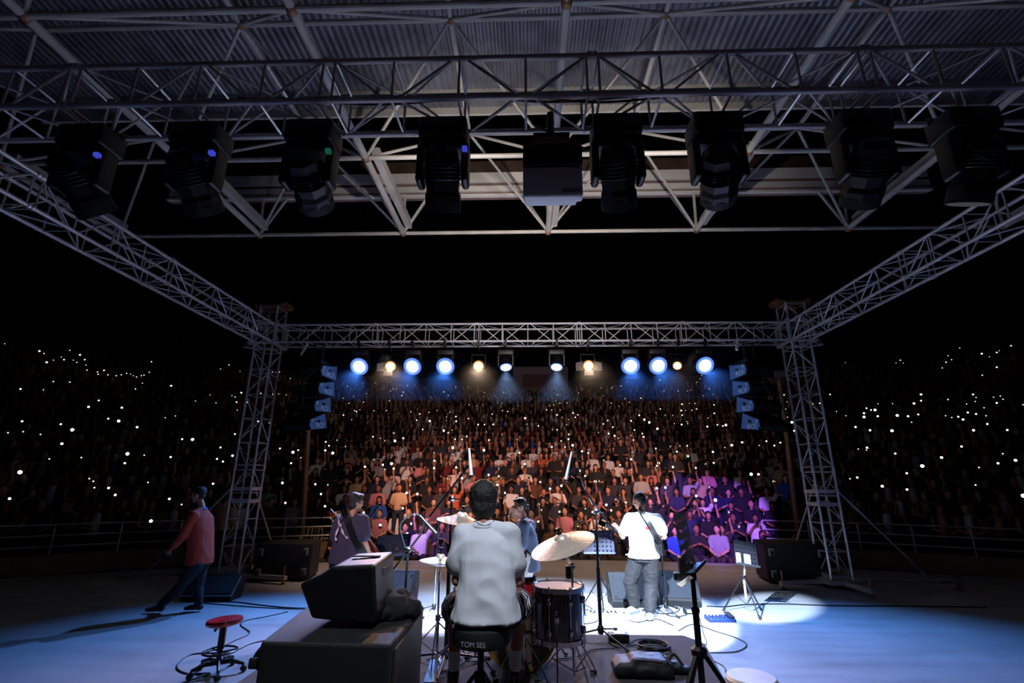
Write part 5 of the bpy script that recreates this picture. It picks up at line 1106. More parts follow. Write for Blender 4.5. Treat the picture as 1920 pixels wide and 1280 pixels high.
# bass player
base = V((-2.45, 7.0, 0)); q = rel(base)
J = dict(head=q(667, 943, 7.03), look=2.25, nod=0.12, neck=q(662, 966, 7.0), chest=q(656, 1000, 7.0), pelvis=q(658, 1056, 7.0), sh_l=q(638, 980, 7.0), el_l=q(629, 1015, 7.05), wr_l=q(632, 985, 7.30),
 sh_r=q(680, 976, 7.02), el_r=q(683, 1016, 6.98), wr_r=q(692, 1034, 7.12), hp_l=V((-0.10, 0, 0.86)), kn_l=V((-0.12, 0.03, 0.48)), an_l=V((-0.13, 0, 0.08)), hp_r=V((0.10, 0, 0.86)), kn_r=V((0.13, 0.05, 0.48)), an_r=V((0.15, 0, 0.08)), toe_l=V((-0.2, 1, 0)), toe_r=V((0.4, 1, 0)), turn=-0.1)
J['pelvis'] = V((0.0, 0, 0.94))
bt_, P2, R2 = figure('person', 'bass player with glasses in a dark purple T-shirt, left of the cymbals', base, J, M['skin'], 'bushy', M['hairb'], dict(sleeve=0.66, loose=0.042, hem=0.10, flare=0.01, seed=5), M['navy'], dict(loose=0.02), M['dark'], M['shoed'], hd={'l': V((-0.3, 0.4, 0.4)), 'r': V((0.4, 0.3, -0.5))}, palm={'l': (0.5, -0.2, 0), 'r': (-0.6, 0.4, 0)}, curl=(1.0, 0.7), foldamp=0.007)
def shirt_graphic(parent, polys, Y, r=0.012):
    mb = MB()
    for pl_ in polys: mb.tube(bez([q(x, y, Y) for x, y in pl_], 5), _interp([(r, 0.005)]*1+[(r, 0.005)], 2) if False else r, 6)
    return mb
pr = MB()
def flat_strip(mb, pts, w_, Y):
    P = bez([q(x, y, Y) for x, y in pts], 5)
    vs = []
    for i, p in enumerate(P):
        t_ = (P[min(i+1, len(P)-1)]-P[max(i-1, 0)]).normalized(); s_ = t_.cross(V((0, -1, 0))).normalized()*w_*(0.6+0.4*math.sin(i*0.9))/2
        for a, b in ((1, 0), (-1, 0), (-1, 1), (1, 1)): vs.append(p+s_*a+V((0, -0.004, 0))*b)
    fs = [(k*4+j, k*4+(j+1) % 4, (k+1)*4+(j+1) % 4, (k+1)*4+j) for k in range(len(P)-1) for j in range(4)]+[(0, 3, 2, 1), tuple(len(vs)-4+j for j in range(4))]
    mb.add(vs, fs)
flat_strip(pr, [(631, 1013), (629, 1006), (633, 993), (638, 983), (640, 990), (645, 1002), (652, 1009)], 0.026, 6.825); flat_strip(pr, [(636, 984), (635, 972), (639, 963)], 0.018, 6.84); flat_strip(pr, [(652, 975), (654, 972), (654, 966)], 0.022, 6.835)
pr.build('white_figure_print', mat('pink_white_print', (222, 196, 206), 0.8), bt_)
strap_mesh([q(648, 962, 7.05), q(646, 957, 6.93), q(650, 972, 6.825), q(657, 992, 6.815), q(667, 1015, 6.825), q(678, 1032, 6.88), q(684, 1038, 7.0)], 0.085, M['black'], bt_, 'bass_strap')
gl = MB()
for k in (-1, 1): gl.torus(P2(k*0.033, -0.1, 0.008), 0.024, 0.0028, R2 @ RX(PI/2), 20, 6)
gl.tube([P2(0.055, -0.098, 0.012), P2(0.08, 0.0, 0.008)], 0.003, 6).tube([P2(-0.055, -0.098, 0.012), P2(-0.08, 0.0, 0.008)], 0.003, 6).tube([P2(-0.01, -0.104, 0.01), P2(0.01, -0.104, 0.01)], 0.003, 6); gl.build('glasses', M['lens'], bt_)
guitar('sunburst bass guitar held by the bass player in the purple T-shirt', AT(684, 1030, 7.22), AT(628, 968, 7.34), M['sunb'], r=0.17, nstr=4)

# singer
base = V((0.0, 7.6, 0)); q = rel(base)
bx = AT(980, 1000, 7.6).x; base = V((bx, 7.6, 0)); q = rel(base)
J = dict(head=q(974, 950, 7.6), look=-1.45, nod=0.10, neck=q(983, 974, 7.62), chest=q(988, 1000, 7.62), pelvis=q(990, 1050, 7.62), sh_l=q(982, 985, 7.46), el_l=q(978, 1021, 7.42), wr_l=q(963, 1033, 7.30), sh_r=q(994, 985, 7.80), el_r=q(990, 1022, 7.85), wr_r=q(974, 1035, 7.85),
 hp_l=V((0.03, -0.09, 0.86)), kn_l=V((-0.0, -0.12, 0.48)), an_l=V((0.02, -0.14, 0.08)), hp_r=V((0.03, 0.09, 0.86)), kn_r=V((0.05, 0.12, 0.48)), an_r=V((0.1, 0.14, 0.08)), toe_l=V((-1, -0.2, 0)), toe_r=V((-1, 0.2, 0)), turn=1.45)
sg, P3, R3 = figure('person', 'singer in sunglasses and a grey-blue jacket turned to the left', base, J, M['skin'], 'quiff', M['hairb'], dict(name='jacket', sleeve=1.9, loose=0.035, hem=0.13, flare=0.02, seed=8), M['jacket'], dict(loose=0.03), M['offw'], M['shoe'], hd={'l': V((-1, -0.2, 0.3)), 'r': V((-1, 0, 0.2))}, palm={'l': (0, 1, 0), 'r': (0, -1, 0)}, foldamp=0.008)
gl = MB()
for k in (-1, 1): gl.ell(P3(k*0.034, -0.092, 0.008), (0.028, 0.012, 0.020), R3)
gl.tube([P3(0.055, -0.09, 0.014), P3(0.08, 0.0, 0.008)], 0.004, 6).tube([P3(-0.055, -0.09, 0.014), P3(-0.08, 0.0, 0.008)], 0.004, 6); gl.build('sunglasses', M['lens'], sg)
cl_ = MB().torus(J['neck']+V((0.0, 0, -0.02)), 0.085, 0.016, RX(0.1), 20, 8); cl_.build('collar', mat('rust_collar', (120, 50, 44), 0.8), sg)

# drummer
SEAT = RISER+SZ; base = V((-0.32, 3.72, RISER)); q = rel(base)
J = dict(head=q(905, 943, 3.86), look=PI+0.25, nod=0.12, neck=q(907, 985, 3.80), chest=q(912, 1040, 3.77), pelvis=q(912, 1130, 3.72), sh_l=q(869, 1004, 3.80), el_l=q(857, 1088, 3.78), wr_l=q(880, 1085, 4.05), sh_r=q(952, 1002, 3.80), el_r=q(970, 1090, 3.80), wr_r=q(955, 1072, 4.06),
 hp_l=q(890, 1150, 3.78), kn_l=q(855, 1140, 4.16), an_l=q(851, 1222, 4.22), hp_r=q(932, 1150, 3.78), kn_r=q(973, 1134, 4.18), an_r=q(966, 1218, 4.24), toe_l=V((-0.15, 1, 0)), toe_r=V((0.15, 1, 0)), turn=0.0)
for k in 'lr': J['an_'+k].z = 0.13
dr, P4, R4 = figure('person', 'drummer in a pale grey T-shirt seated with his back to the camera', base, J, M['skind'], 'bushy', M['hair'], dict(sleeve=0.62, loose=0.038, hem=0.10, flare=0.03, seed=11, fs=4.5, sq=1.1), M['tee'], dict(name='shorts', loose=0.028, len=0.48), M['shorts'], M['shoed'], head_s=1.18, voxel=0.008, hd={'l': V((0.3, 0.9, 0.1)), 'r': V((-0.3, 0.9, 0.1))}, palm={'l': (0, 0, -1), 'r': (0, 0, -1)}, curl=(0.9, 0.9), foldamp=0.015, thin=1.0)
for k, sx in (('l', -1), ('r', 1)):
    a = J['an_'+k]; kn = J['kn_'+k]
    MB().tube([a+V((0, 0, 0.0)), a.lerp(kn, 0.20), a.lerp(kn, 0.36)], [0.040, 0.042, 0.050], 14).build('sock', M['white'], dr)
    # pale wave stripes on the shorts
    hp = J['hp_'+k]; mb = MB(); ax = (kn-hp).normalized(); u = V((sx, 0, 0)); u = (u-ax*u.dot(ax)).normalized(); w2 = ax.cross(u)
    for n_ in range(3):
        pts = [hp.lerp(kn, 0.62+0.11*n_)+u*(0.118*math.cos(b))+w2*(0.118*math.sin(b))+ax*0.012*math.sin(b*7) for b in [(-1.1+i*0.15) for i in range(15)]]
        mb.tube(pts, 0.006, 6)
    mb.build('wave_stripes', M['white'], dr)
MB().tube(bez([P4(-0.076, 0.0, -0.03), P4(-0.06, 0.07, -0.11), P4(0.0, 0.10, -0.14), P4(0.05, 0.08, -0.12)], 6), 0.0035, 6).build('earphone_wire', M['black'], dr)
MB().torus(J['neck']+V((0, 0.0, 0.012)), 0.078, 0.011, RX(0.25), 24, 8).build('shirt_collar', M['tee'], dr)
for k, sx in (('l', -1), ('r', 1)):
    a = J['wr_'+k]+base+V((-sx*0.03, 0.09, 0.0)); t = MB().tube([a+V((sx*0.03, -0.08, -0.01)), a+V((-sx*0.10, 0.28, 0.05))], [0.008, 0.006], 8).build('drumstick', M['wood']); tag(t, 'wooden drumstick in the drummer\'s %s hand, hidden by his back' % ('left' if k == 'l' else 'right'), 'drumstick')

# walking person on the left
b0 = G(362, 1148); base = V((b0.x-0.12, b0.y, 0)); q = rel(base); Yw = b0.y
J = dict(head=q(372, 928, Yw), look=-1.35, nod=0.15, neck=q(379, 953, Yw), chest=q(377, 990, Yw), pelvis=q(374, 1050, Yw), sh_l=q(364, 966, Yw-0.14), el_l=q(343, 1005, Yw-0.22), wr_l=q(320, 1030, Yw-0.18), sh_r=q(384, 966, Yw+0.16), el_r=q(388, 1012, Yw+0.18), wr_r=q(376, 1044, Yw+0.14),
 hp_l=q(368, 1060, Yw-0.09), kn_l=q(338, 1100, Yw-0.08), an_l=q(300, 1136, Yw-0.06), hp_r=q(376, 1060, Yw+0.09), kn_r=q(371, 1100, Yw+0.08), an_r=q(372, 1136, Yw+0.06), toe_l=V((-1, -0.15, 0)), toe_r=V((-1, -0.2, 0)), turn=1.25)
for k in 'lr': J['an_'+k].z = 0.10
wk, P5, R5 = figure('person', 'person in a rust-orange shirt and dark trousers walking towards the left', base, J, M['skind'], 'short', M['hair'], dict(name='shirt', sleeve=1.75, loose=0.028, hem=0.05, seed=14), M['orange'], dict(loose=0.012), M['dark'], M['shoed'], hd={'l': V((-0.6, 0, -0.7)), 'r': V((-0.5, 0, -0.8))}, palm={'l': (0, 1, 0), 'r': (0, -1, 0)}, foldamp=0.007)
MB().torus(J['neck']+V((0, 0, 0.0)), 0.072, 0.010, RX(0.1), 20, 8).build('lanyard', mat('blue_lanyard', (60, 90, 190), 0.5), wk)
tag(MB().rbox(base+J['wr_l']+V((-0.075, -0.01, -0.09)), (0.10, 0.03, 0.06), 0.01).build('handheld_radio', M['grille']), 'small grey device in the hand of the orange-shirted walker', 'device')

# ================================================================== AUDIENCE
SK = [(196, 140, 112), (176, 120, 92), (210, 158, 130), (150, 98, 72)]
COLS = [('white', (225, 222, 220)), ('black', (22, 22, 24)), ('pink', (205, 130, 140)), ('dark grey', (55, 55, 60)), ('beige', (190, 160, 125)), ('dark red', (110, 30, 34)), ('navy', (28, 34, 70)), ('blue', (40, 80, 170)), ('light grey', (150, 150, 155)), ('orange', (200, 95, 50)), ('brown', (95, 62, 44))]
CW = [19, 38, 5, 16, 4, 4, 8, 1.5, 5, 1, 5]
HR = [('dark', (16, 12, 11)), ('brown', (46, 28, 20)), ('black', (8, 8, 9))]
def aud(pose, hair):
    sit = pose != 'stand'
    if sit:
        J = dict(pelvis=V((0, 0.0, 0.50)), chest=V((0, -0.02, 0.84)), neck=V((0, -0.03, 1.03)), head=V((0, -0.06, 1.18)), look=random.uniform(-0.25, 0.25), nod=-0.05,
             hp_l=V((-0.10, -0.05, 0.47)), kn_l=V((-0.14, -0.46, 0.47)), an_l=V((-0.12, -0.43, 0.08)), hp_r=V((0.10, -0.05, 0.47)), kn_r=V((0.13, -0.46, 0.48)), an_r=V((0.13, -0.40, 0.08)))
    else:
        J = dict(pelvis=V((0, 0.0, 0.95)), chest=V((0, 0.0, 1.28)), neck=V((0, 0, 1.47)), head=V((0, -0.03, 1.62)), look=0.1, nod=0,
             hp_l=V((-0.10, 0, 0.88)), kn_l=V((-0.11, -0.02, 0.48)), an_l=V((-0.12, 0.02, 0.08)), hp_r=V((0.10, 0, 0.88)), kn_r=V((0.11, -0.03, 0.48)), an_r=V((0.12, 0.02, 0.08)))
    n = J['neck']; J['sh_l'] = n+V((-0.17, 0.01, -0.07)); J['sh_r'] = n+V((0.17, 0.01, -0.07))
    low = {'rest': ((-0.22, -0.08, -0.34), (-0.06, -0.30, -0.44)), 'clap': ((-0.24, -0.12, -0.30), (-0.04, -0.32, -0.18)), 'film': ((-0.22, -0.20, -0.26), (-0.07, -0.32, -0.02)), 'raise': ((-0.22, -0.08, -0.34), (-0.06, -0.30, -0.42)), 'stand': ((-0.24, 0.0, -0.34), (-0.12, -0.22, -0.36))}[pose]
    J['el_l'] = n+V(low[0]); J['wr_l'] = n+V(low[1]); m_ = lambda v: V((-v[0], v[1], v[2])); J['el_r'] = n+m_(low[0]); J['wr_r'] = n+m_(low[1])
    if pose == 'raise': J['el_r'] = n+V((0.26, -0.12, 0.12)); J['wr_r'] = n+V((0.22, -0.16, 0.36))
    t, P, R = figure('audience_member', 'x', (0, 0, 0), J, M['outfit'], hair, M['outfit'], dict(sleeve=0.8, loose=0.012, hem=0.0), M['outfit'], dict(loose=0.0), M['outfit'], None, voxel=0.02, eyes=False, dec=0.22, foldamp=0.0, hd={'l': V((0.3, -0.8, 0.2)), 'r': V((0, -0.2, 1)) if pose == 'raise' else V((-0.3, -0.8, 0.2))}, curl=(0.6, 0.6))
    return t
TPL = {}
for pz in ('rest', 'clap', 'film', 'raise', 'stand'):
    for hs_ in ('short', 'long'): TPL[(pz, hs_)] = aud(pz, hs_)

# lights held up by the crowd: where they are seen, dropped on to the seating slope
PH = []
def addp(s, ox, oy, sc):
    v = [float(a) for a in s.split()]
    for i in range(0, len(v), 2):
        x, y = ox+v[i]/sc, oy+v[i+1]/sc
        if all((x-a)**2+(y-b)**2 > 6 for a, b in PH): PH.append((x, y))
addp('18 208 148 236 165 245 230 258 240 268 200 270 175 278 262 233 300 250 318 268 275 270 288 278 322 288 326 307 366 314 390 308 368 323 405 325 436 328 455 325 475 319 490 322 500 328 512 333 530 328 540 326 560 315 568 276 534 356 508 378 200 350 262 352 77 378 163 381 642 366 370 421 332 445 457 448 406 489 445 498 514 521 83 499 30 542 87 538 152 548 228 510 271 531 232 583 185 640 305 635 75 690 36 789 478 621 468 656 541 626 640 633 335 714 350 724 354 748 407 749 432 775 555 728 635 790 681 811 566 873 620 486 658 479 683 566 722 567 733 423 788 400 810 430 859 288 827 303 900 312 935 312 870 403 882 408 905 392 887 427 918 446 890 457 881 547 827 597 814 640 836 650 872 628 799 733 1048 314 978 395 1023 398 1045 397 1074 400 1022 450 968 499 1011 505 1008 610 1050 601 1073 583 1059 730 1070 805', 0, 540, 2)
addp('100 493 170 538 240 533 495 580 380 540 425 537 180 672 118 688 150 732 218 733 155 783 200 765 140 937 45 1022 25 1098 62 1112 123 1076 420 680 470 685 382 683 358 1047 430 1030 470 998 500 1125 512 1055 546 1042 563 1090 604 1033 723 988 744 1013 720 1043 796 977 768 1060 850 1018 862 630 902 695 836 707 966 732 985 678 873 740 837 816 907 787 920 793 943 782 890 845 1033 788 1113 787 1043 610 966 609 1140 660 1156 650 1180 647 1222 668 1212 690 1295 622 1249 626 1132 724 1270 795 1328 808 1308 849 1387 798 1392 854 1346 908 1397 700 1438 786 1483 667 1560 634 1638 637 1510 690 1646 750 1692 758 1744 670 1858 739 1866 670 1522 798 1500 828 1498 850 1560 825 1562 855 1640 838 1703 877 1744 877 1793 810 1800 876 1860 787 1893 793 1482 916 1510 930 1536 912 1588 943 1555 971 1600 973 1756 924 1773 977 1630 953 1857 940 1540 1027 1420 1060 1463 1066 1422 1110 1420 1157 1146 1128 1160 1160 1090 1136 1103 1168 1033 1103 1075 965 1103 980 1168 982 1222 965 1027 955 1161 933 1740 1042 1590 1100 1562 1153 1245 1222 1835 1210 975 1148 1507 1225', 400, 540, 3.43)
addp('294 686 283 725 268 752 245 755 308 740 354 737 310 782 222 782 255 783 290 815 322 830 364 844 393 803 423 814 407 830 351 877 84 836 96 874 170 885 260 909 290 911 366 940 363 970 317 984 33 973 256 1021 390 1011 341 1022 170 1058 48 1058 450 1048 490 1060 450 646 428 674 574 641 585 692 639 643 648 633 700 629 637 739 687 758 616 851 587 873 648 893 556 927 622 935 660 949 685 965 556 987 590 1108 740 604 727 710 755 733 829 707 818 817 766 853 851 845 883 863 788 912 765 947 838 935 847 956 781 977 772 1025 773 1055 766 1100 792 1124 768 1168 926 799 954 777 986 817 1034 818 1093 746 1141 741 1177 741 1088 787 1118 786 1157 785 1187 777 1094 816 1125 858 1091 877 1044 871 1130 871 935 904 925 1031 1018 1018 1053 1024 1080 1014 1061 1051 1127 1014 1132 1080 943 1125 932 1142 1035 1150 976 662 1068 661 1128 661 1150 655 1230 692 1268 646 1295 683 1190 604 1210 583 1220 560 985 581 950 592 1299 750 1301 804 1261 835 1256 890 1321 878 1356 886 1375 880 1292 1053 1297 1123 1245 1130 1182 1155 1369 1025 1414 1011 1480 991 1590 1011 1636 984 1687 1012 1726 993 1538 1196 1585 1197 1766 1038 1750 686 1768 730 1760 778 1771 830 1800 862 1816 917 695 1137 470 1207 437 1174 107 1207 82 1130', 960, 540, 3.43)
addp('437 298 640 299 657 288 669 300 895 239 848 270 862 286 840 296 825 319 983 262 1013 274 1043 257 1053 250 1043 316 1100 230 985 348 376 425 568 462 522 480 540 487 556 487 512 500 512 515 567 512 402 493 440 510 626 462 645 509 688 512 729 505 712 461 740 425 740 450 702 536 848 445 922 463 948 425 960 437 957 453 1030 436 1057 431 1068 444 1043 459 992 478 927 497 960 503 1000 510 1148 466 863 517 889 514 908 525 838 510 1005 543 1085 567 950 568 624 570 536 568 478 555 489 643 524 638 522 647 637 661 822 677 902 633 745 711 683 740 456 762 485 757 406 808 585 792 684 805 1067 662 1118 688 1048 700 972 717 958 787 1150 830 308 462 335 460 286 580', 1380, 540, 2.133)
addp('100 88 175 92 36 126 134 147 298 170 158 220 390 258 517 5 648 52 668 95 648 140 712 147 625 232 695 268 490 332 675 325 895 58 980 52 787 298 1140 32 1200 42 1192 92 1238 140 1237 292 1262 282 652 385', 560, 880, 3.2)
addp('112 40 104 90 150 140 292 38 362 75 420 115 488 97 353 208 369 243 350 312 601 8 630 40 692 72 715 70 855 82 758 212 815 180 875 197 787 245 675 255 632 235 477 253 588 340 909 5 1061 113 1112 108', 900, 880, 3.2)
addp('668 30 712 32 648 70 804 72 452 183 338 158 533 256 594 343 415 105 1258 53 1303 48 1185 126 1455 100', 1200, 880, 3.2)
def seat_r(r): return -0.03+0.4*(r-R1)
phones = []
for x, y in PH:
    d = ray(x, y); d.normalize(); t_ = 14.0; best = None
    for i in range(1400):
        p = EYE+d*t_; r = math.hypot(p.x-CX, p.y-CY)
        if r >= R1-0.6 and p.z <= seat_r(r)+1.22: best = p; break
        if r > R1+NROW*RD+0.6: best = p; break
        t_ += 0.02
    if best is not None: phones.append((best, x, y))
phones.sort(key=lambda q_: (q_[0]-EYE).length)

# seats
def proj(p):
    d = p-EYE; z = d.dot(FW)
    return (960+F_PX*d.dot(RT)/z, 640-F_PX*d.dot(UP)/z) if z > 0.1 else (-9999, 0)
rng = random.Random(3); seats = []
for k in range(NROW):
    r = R1+k*RD; z = seat_z(k); n = int(r*2.0/0.53)
    for i in range(n):
        a = -1.0+2.0*(i+0.5)/n+rng.uniform(-0.06, 0.06)/r
        if k < 2 and (a < AL-0.005 or a > AR+0.005): continue
        p = V((CX+r*math.sin(a), CY+r*math.cos(a), z)); sx, sy_ = proj(p+V((0, 0, 0.4)))
        if sx < -60 or sx > 1980: continue
        if rng.random() < 0.05: continue
        seats.append([p, a, k, sx, sy_])
near = [s for s in seats if 440 < s[3] < 1545]; near.sort(key=lambda s: (s[0]-EYE).length)
# the phones nearest to the stage belong to a seat of their own
NIND = 300
ind = near[:NIND]; rest = near[NIND:]+[s for s in seats if not (440 < s[3] < 1545)]
taken = {}
for i, (p, x, y) in enumerate(phones):
    best = None; bd_ = 0.55
    for j, s in enumerate(ind):
        if j in taken: continue
        c = s[0]+V((0, 0, 1.0)); dd_ = math.hypot(s[0].x-p.x, s[0].y-p.y)+0.5*abs(p.z-c.z)
        if dd_ < bd_: bd_ = dd_; best = j
    if best is not None: taken[best] = i
Z_ = [(540, 'behind the left subwoofer'), (625, 'left of the bass player'), (700, 'right behind the bass player'), (765, 'above the left music stand'), (815, 'left of the crash cymbal'), (870, 'behind the left overhead microphone'), (930, 'behind the drummer\'s head'), (990, 'behind the singer'), (1050, 'left of the right overhead microphone'), (1105, 'behind the large crash cymbal'), (1160, 'behind the guitar neck'), (1230, 'behind the guitarist'), (1290, 'left of the foreground music stand'), (1345, 'right of the foreground music stand'), (1390, 'beside the wooden post'), (1440, 'above the lit music stand'), (1500, 'above the right subwoofer'), (9999, 'by the right tower')]
ORD = ['first', 'second', 'third', 'fourth', 'fifth', 'sixth', 'seventh', 'eighth', 'ninth', 'tenth', 'eleventh', 'twelfth', 'thirteenth', 'fourteenth', 'fifteenth', 'sixteenth', 'seventeenth', 'eighteenth', 'nineteenth', 'twentieth']+['upper']*9
ACT = {'rest': 'sitting still', 'clap': 'clapping', 'film': 'filming', 'raise': 'holding a light', 'stand': 'standing'}
def zone(sx):
    for x, z in Z_:
        if sx < x: return z
first_used = set()
for j, (p, a, k, sx, sy_) in enumerate(ind):
    pose = 'raise' if j in taken else rng.choices(['rest', 'clap', 'film', 'stand'], [50, 26, 16, 8 if k > 1 else 3])[0]
    hs_ = rng.choice(['short', 'long']); ci = rng.choices(range(len(COLS)), CW)[0]; cname, crgb = COLS[ci]; hname, hrgb = rng.choice(HR)
    src = TPL[(pose, hs_)]; key = (pose, hs_)
    if key in first_used: o = copy_tree(src)
    else: first_used.add(key); o = src
    sink = 0.44 if pose != 'stand' else 0.40
    o.location = p+V((0, 0, -sink)) if pose != 'stand' else p+V((0, 0, -0.40)); 
    if pose == 'stand': o.location = V((p.x-math.sin(a)*0.55, p.y-math.cos(a)*0.55, p.z-0.40))
    o.rotation_euler = (0, 0, -a+rng.uniform(-0.2, 0.2)); sc_ = rng.uniform(0.93, 1.05)
    if pose == 'raise':
        ph = phones[taken[j]][0]; hx, hy, hz_ = 0.22, -0.19, 1.03+0.46
        o.rotation_euler = (0, 0, -a); off = RZ(-a) @ V((hx, hy, 0)); o.location.x = ph.x-off.x; o.location.y = ph.y-off.y
    else: o.scale = (sc_, sc_, sc_)
    sk = srgb(rng.choice(SK)); tr = srgb(rng.choice([(24, 24, 28), (36, 44, 66), (60, 52, 48), (20, 20, 22)]))
    for ch in o.children:
        b = ch.name.split('.')[0]; ch.color = (*{'body': sk, 'shirt': srgb(crgb), 'trousers': tr, 'hair': srgb(hrgb)}[b], 1)
    tag(o, '%s-haired spectator in %s %s, %s row %s' % (hs_, cname, ACT[pose], ORD[k], zone(sx)), 'person', 'spectators on the seating steps')
    if pose == 'film':
        c = RZ(-a) @ V((0, -0.40, 1.06)); q_ = MB().rbox((0, 0, 0), (0.075, 0.012, 0.15), 0.004).build('mobile_phone', M['black']); q_.location = o.location+c; q_.rotation_euler = (0.1, 0, o.rotation_euler.z)
        tag(q_, 'dark phone held up by the filming spectator, %s row, %s' % (ORD[k], zone(sx)), 'phone', 'dark phones held up by filming spectators')
for key, t in TPL.items():
    if key not in first_used:
        for ch in list(t.children): bpy.data.objects.remove(ch)
        bpy.data.objects.remove(t)

# the rest of the crowd, far up and in the dark: one mass
def lowman(up=False):
    b = MB(); b.tube([(0, 0.02, -0.02), (0, 0, 0.25), (0, 0, 0.50), (0, 0, 0.56)], [(0.11, 0.16), (0.10, 0.15), (0.09, 0.19), (0.05, 0.07)], 7); n1 = len(b.v)
    b.tube([(-0.2, 0, 0.50), (-0.24, -0.12, 0.22), (-0.05, -0.3, 0.14)], [0.055, 0.045, 0.03], 5)
    if up: b.tube([(0.2, 0, 0.50), (0.26, -0.12, 0.70), (0.20, -0.18, 0.95)], [0.055, 0.045, 0.03], 5)
    else: b.tube([(0.2, 0, 0.50), (0.24, -0.12, 0.22), (0.05, -0.3, 0.14)], [0.055, 0.045, 0.03], 5)
    n2 = len(b.v); b.tube([(-0.09, 0, 0.02), (-0.13, -0.45, 0.02), (-0.12, -0.42, -0.38)], [0.085, 0.06, 0.045], 5); b.tube([(0.09, 0, 0.02), (0.13, -0.45, 0.02), (0.12, -0.42, -0.38)], [0.085, 0.06, 0.045], 5)
    n3 = len(b.v); b.ell((0, -0.03, 0.70), (0.075, 0.09, 0.11), n=8, mrow=6); b.tube([(0, 0, 0.54), (0, -0.01, 0.63)], 0.05, 6); n4 = len(b.v)
    b.ell((0, 0.015, 0.735), (0.088, 0.095, 0.095), n=8, mrow=6); n5 = len(b.v)
    return b, (n1, n2, n3, n4, n5)
cv, cf, cc_ = [], [], []
prot = [lowman(False), lowman(True)]
for s in rest:
    up = rng.random() < 0.3; b, (n1, n2, n3, n4, n5) = prot[int(up)]; Rm = RZ(-s[1]+rng.uniform(-0.2, 0.2)); k0 = len(cv); sc_ = rng.uniform(0.92, 1.06)
    cv += [tuple(s[0]+Rm @ (v*sc_)) for v in b.v]; cf += [tuple(i+k0 for i in f) for f in b.f]
    sk = srgb(rng.choice(SK)); sh = srgb(COLS[rng.choices(range(len(COLS)), CW)[0]][1]); tr = srgb(rng.choice([(24, 24, 28), (36, 44, 66), (20, 20, 22)])); hr = srgb(rng.choice(HR)[1])
    cc_ += [sh]*n1+[sk]*(n2-n1)+[tr]*(n3-n2)+[sk]*(n4-n3)+[hr]*(n5-n4)
me = bpy.data.meshes.new('distant_crowd'); me.from_pydata(cv, [], cf); at = me.attributes.new('tint', 'FLOAT_COLOR', 'POINT')
at.data.foreach_set('color', [c for col in cc_ for c in (*col, 1.0)]); me.materials.append(M['crowdc']); me.polygons.foreach_set('use_smooth', [True]*len(me.polygons))
co = bpy.data.objects.new('distant_crowd', me); COL.objects.link(co); tag(co, 'mass of seated spectators filling the upper and outer rows of the amphitheatre', 'crowd', kind='stuff')

# phone lights
pb = MB().rbox((0, 0, -0.05), (0.075, 0.010, 0.15), 0.003).mesh('phone_case', M['black'])
def torch(r, em): return MB().lathe([(0.0005, 0.006), (r*0.6, 0.004), (r, -0.004), (r*0.9, -0.008)], (0, 0, 0), 12, RX(PI/2)).mesh('torch', em)  # disc drawn wider than a phone flash to include its bloom
T_ = [torch(0.018, E_PHONE), torch(0.025, E_PHM), torch(0.032, E_PHM), torch(0.042, E_PHONE2)]
def pz_zone(x, y):
    hz = 'up high' if y < 740 else ('in middle rows' if y < 850 else 'in lower rows')
    for lim, n in ((110, 'at the far left edge of the crowd'), (230, 'in the dark crowd left of the walking person'), (330, 'above the red stool in the dark crowd'), (430, 'in the dark crowd just left of the left tower'), (540, 'seen around the left tower'), (640, 'around the left loudspeaker column'), (720, 'above the bass player'), (800, 'left of the left overhead microphone'), (880, 'above the left crash cymbal'), (960, 'above the drummer'), (1050, 'left of the right overhead microphone'), (1120, 'above the large crash cymbal'), (1190, 'above the guitar neck'), (1270, 'above the guitarist'), (1360, 'left of the right loudspeaker column'), (1450, 'below the right loudspeaker column'), (1560, 'around the right tower'), (1680, 'in the dark crowd right of the right tower'), (1790, 'in the far right dark crowd, nearer the tower'), (99999, 'at the far right edge of the crowd')):
        if x < lim: return hz+' '+n
held = set(taken.values())
far = MB(); cnt = 0
order = sorted(range(len(phones)), key=lambda i: (phones[i][0]-EYE).length)
bright = {}
for i in order:
    p, x, y = phones[i]; d = (p-EYE).length; s_ = rng.choices([0, 1, 2, 3], [30, 40, 22, 8])[0]
    a = math.atan2(p.x-CX, p.y-CY); face_ = (EYE-p).normalized()
    if cnt < 300:
        o = bpy.data.objects.new('phone_light', None); COL.objects.link(o); o.location = p; o.rotation_euler = (0, 0, math.atan2(face_.y, face_.x)+PI/2)
        c1_ = bpy.data.objects.new('phone_case', pb); COL.objects.link(c1_); c1_.parent = o; c1_.location = (0, 0.012, 0.03)
        c2_ = bpy.data.objects.new('torch', T_[s_]); COL.objects.link(c2_); c2_.parent = o; c2_.location = (0, 0, 0)
        z = pz_zone(x, y); tag(o, ('large' if s_ > 1 else 'small')+' phone light '+z, 'phone light', 'phone lights '+z+(' large' if s_ > 1 else ' small')); cnt += 1
    else:
        r = (0.018, 0.024, 0.032, 0.042)[s_]; Rm = RZ(math.atan2(face_.y, face_.x)+PI/2) @ RX(PI/2); far.lathe([(0.0005, 0.006), (r*0.6, 0.004), (r, -0.004), (r*0.9, -0.008)], p, 8, Rm)
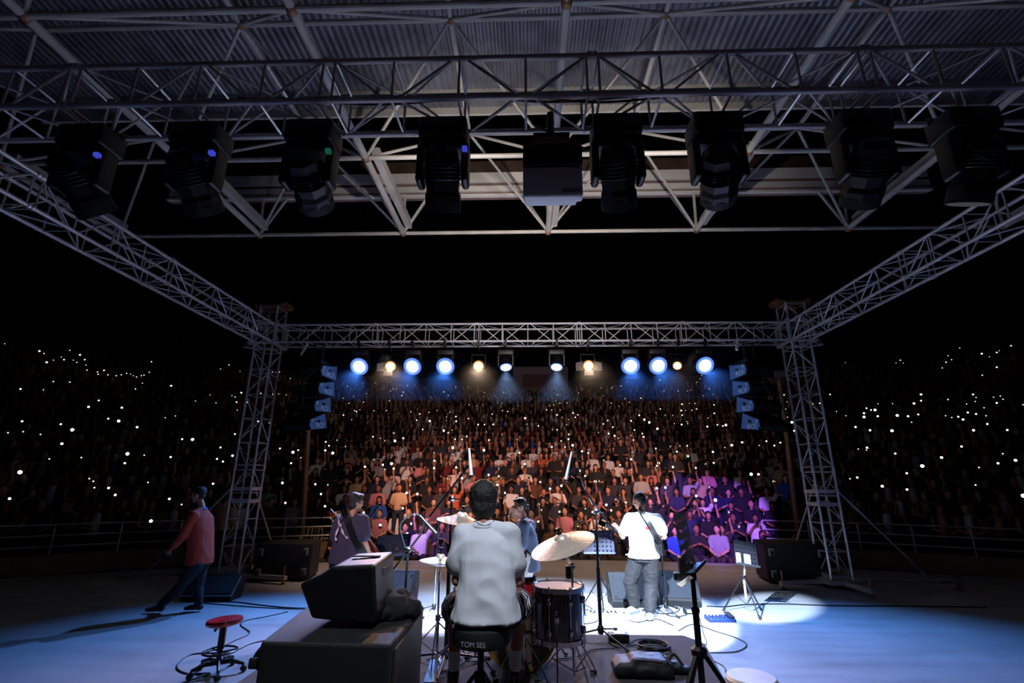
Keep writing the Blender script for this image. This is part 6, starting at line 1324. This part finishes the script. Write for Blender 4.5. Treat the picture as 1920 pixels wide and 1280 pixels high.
if far.v: tag(far.build('distant_phone_lights', E_PHONE), 'countless tiny phone lights high up and far out in the dark crowd', 'phone lights', kind='stuff')

# two people standing on the ground beyond the left tower, and one in the dark on the right
def stander(label, px, Y, z0, look, shirt, tr, hair='short', seed=0):
    b0 = AT(px, 1000, Y); J = dict(pelvis=V((0, 0, 0.95)), chest=V((0, 0, 1.28)), neck=V((0, 0, 1.47)), head=V((0, 0, 1.62)), look=look, hp_l=V((-0.10, 0, 0.88)), kn_l=V((-0.11, 0, 0.48)), an_l=V((-0.12, 0, 0.08)), hp_r=V((0.10, 0, 0.88)), kn_r=V((0.11, 0, 0.48)), an_r=V((0.12, 0, 0.08)), sh_l=V((-0.18, 0, 1.40)), el_l=V((-0.27, 0.02, 1.12)), wr_l=V((-0.22, 0.12, 0.90)), sh_r=V((0.18, 0, 1.40)), el_r=V((0.27, 0.02, 1.12)), wr_r=V((0.22, 0.12, 0.90)), toe_l=V((0, 1, 0)), toe_r=V((0, 1, 0)))
    return figure('person', label, (b0.x, Y, z0), J, M['skind'], hair, M['hair'], dict(sleeve=0.85, loose=0.03, seed=seed), shirt, dict(loose=0.015), tr, M['shoed'], voxel=0.014, eyes=False, foldamp=0.005)
stander('person in a beige T-shirt seen from behind between walker and left tower', 412, 12.2, -0.45+0.28, PI, M['beige'], M['dark'])

# thin haze volume, also standing in for lens glow around the truss lamps
def haze():
    b = MB().box((0.05, 10.25, 4.16), (8.9, 1.5, 1.34)); m = bpy.data.materials.new('haze_glow'); m.use_nodes = True; nt = m.node_tree; nt.nodes.clear()
    v = nt.nodes.new('ShaderNodeVolumeScatter'); v.inputs['Density'].default_value = 0.008; v.inputs['Color'].default_value = (0.55, 0.7, 1.0, 1); v.inputs['Anisotropy'].default_value = 0.75; o_ = nt.nodes.new('ShaderNodeOutputMaterial')
    nt.links.new(v.outputs[0], o_.inputs['Volume']); tag(b.build('haze_glow', m, smooth=False), 'thin blue haze with added lens glow around the front truss lights', 'haze', kind='stuff')
haze()
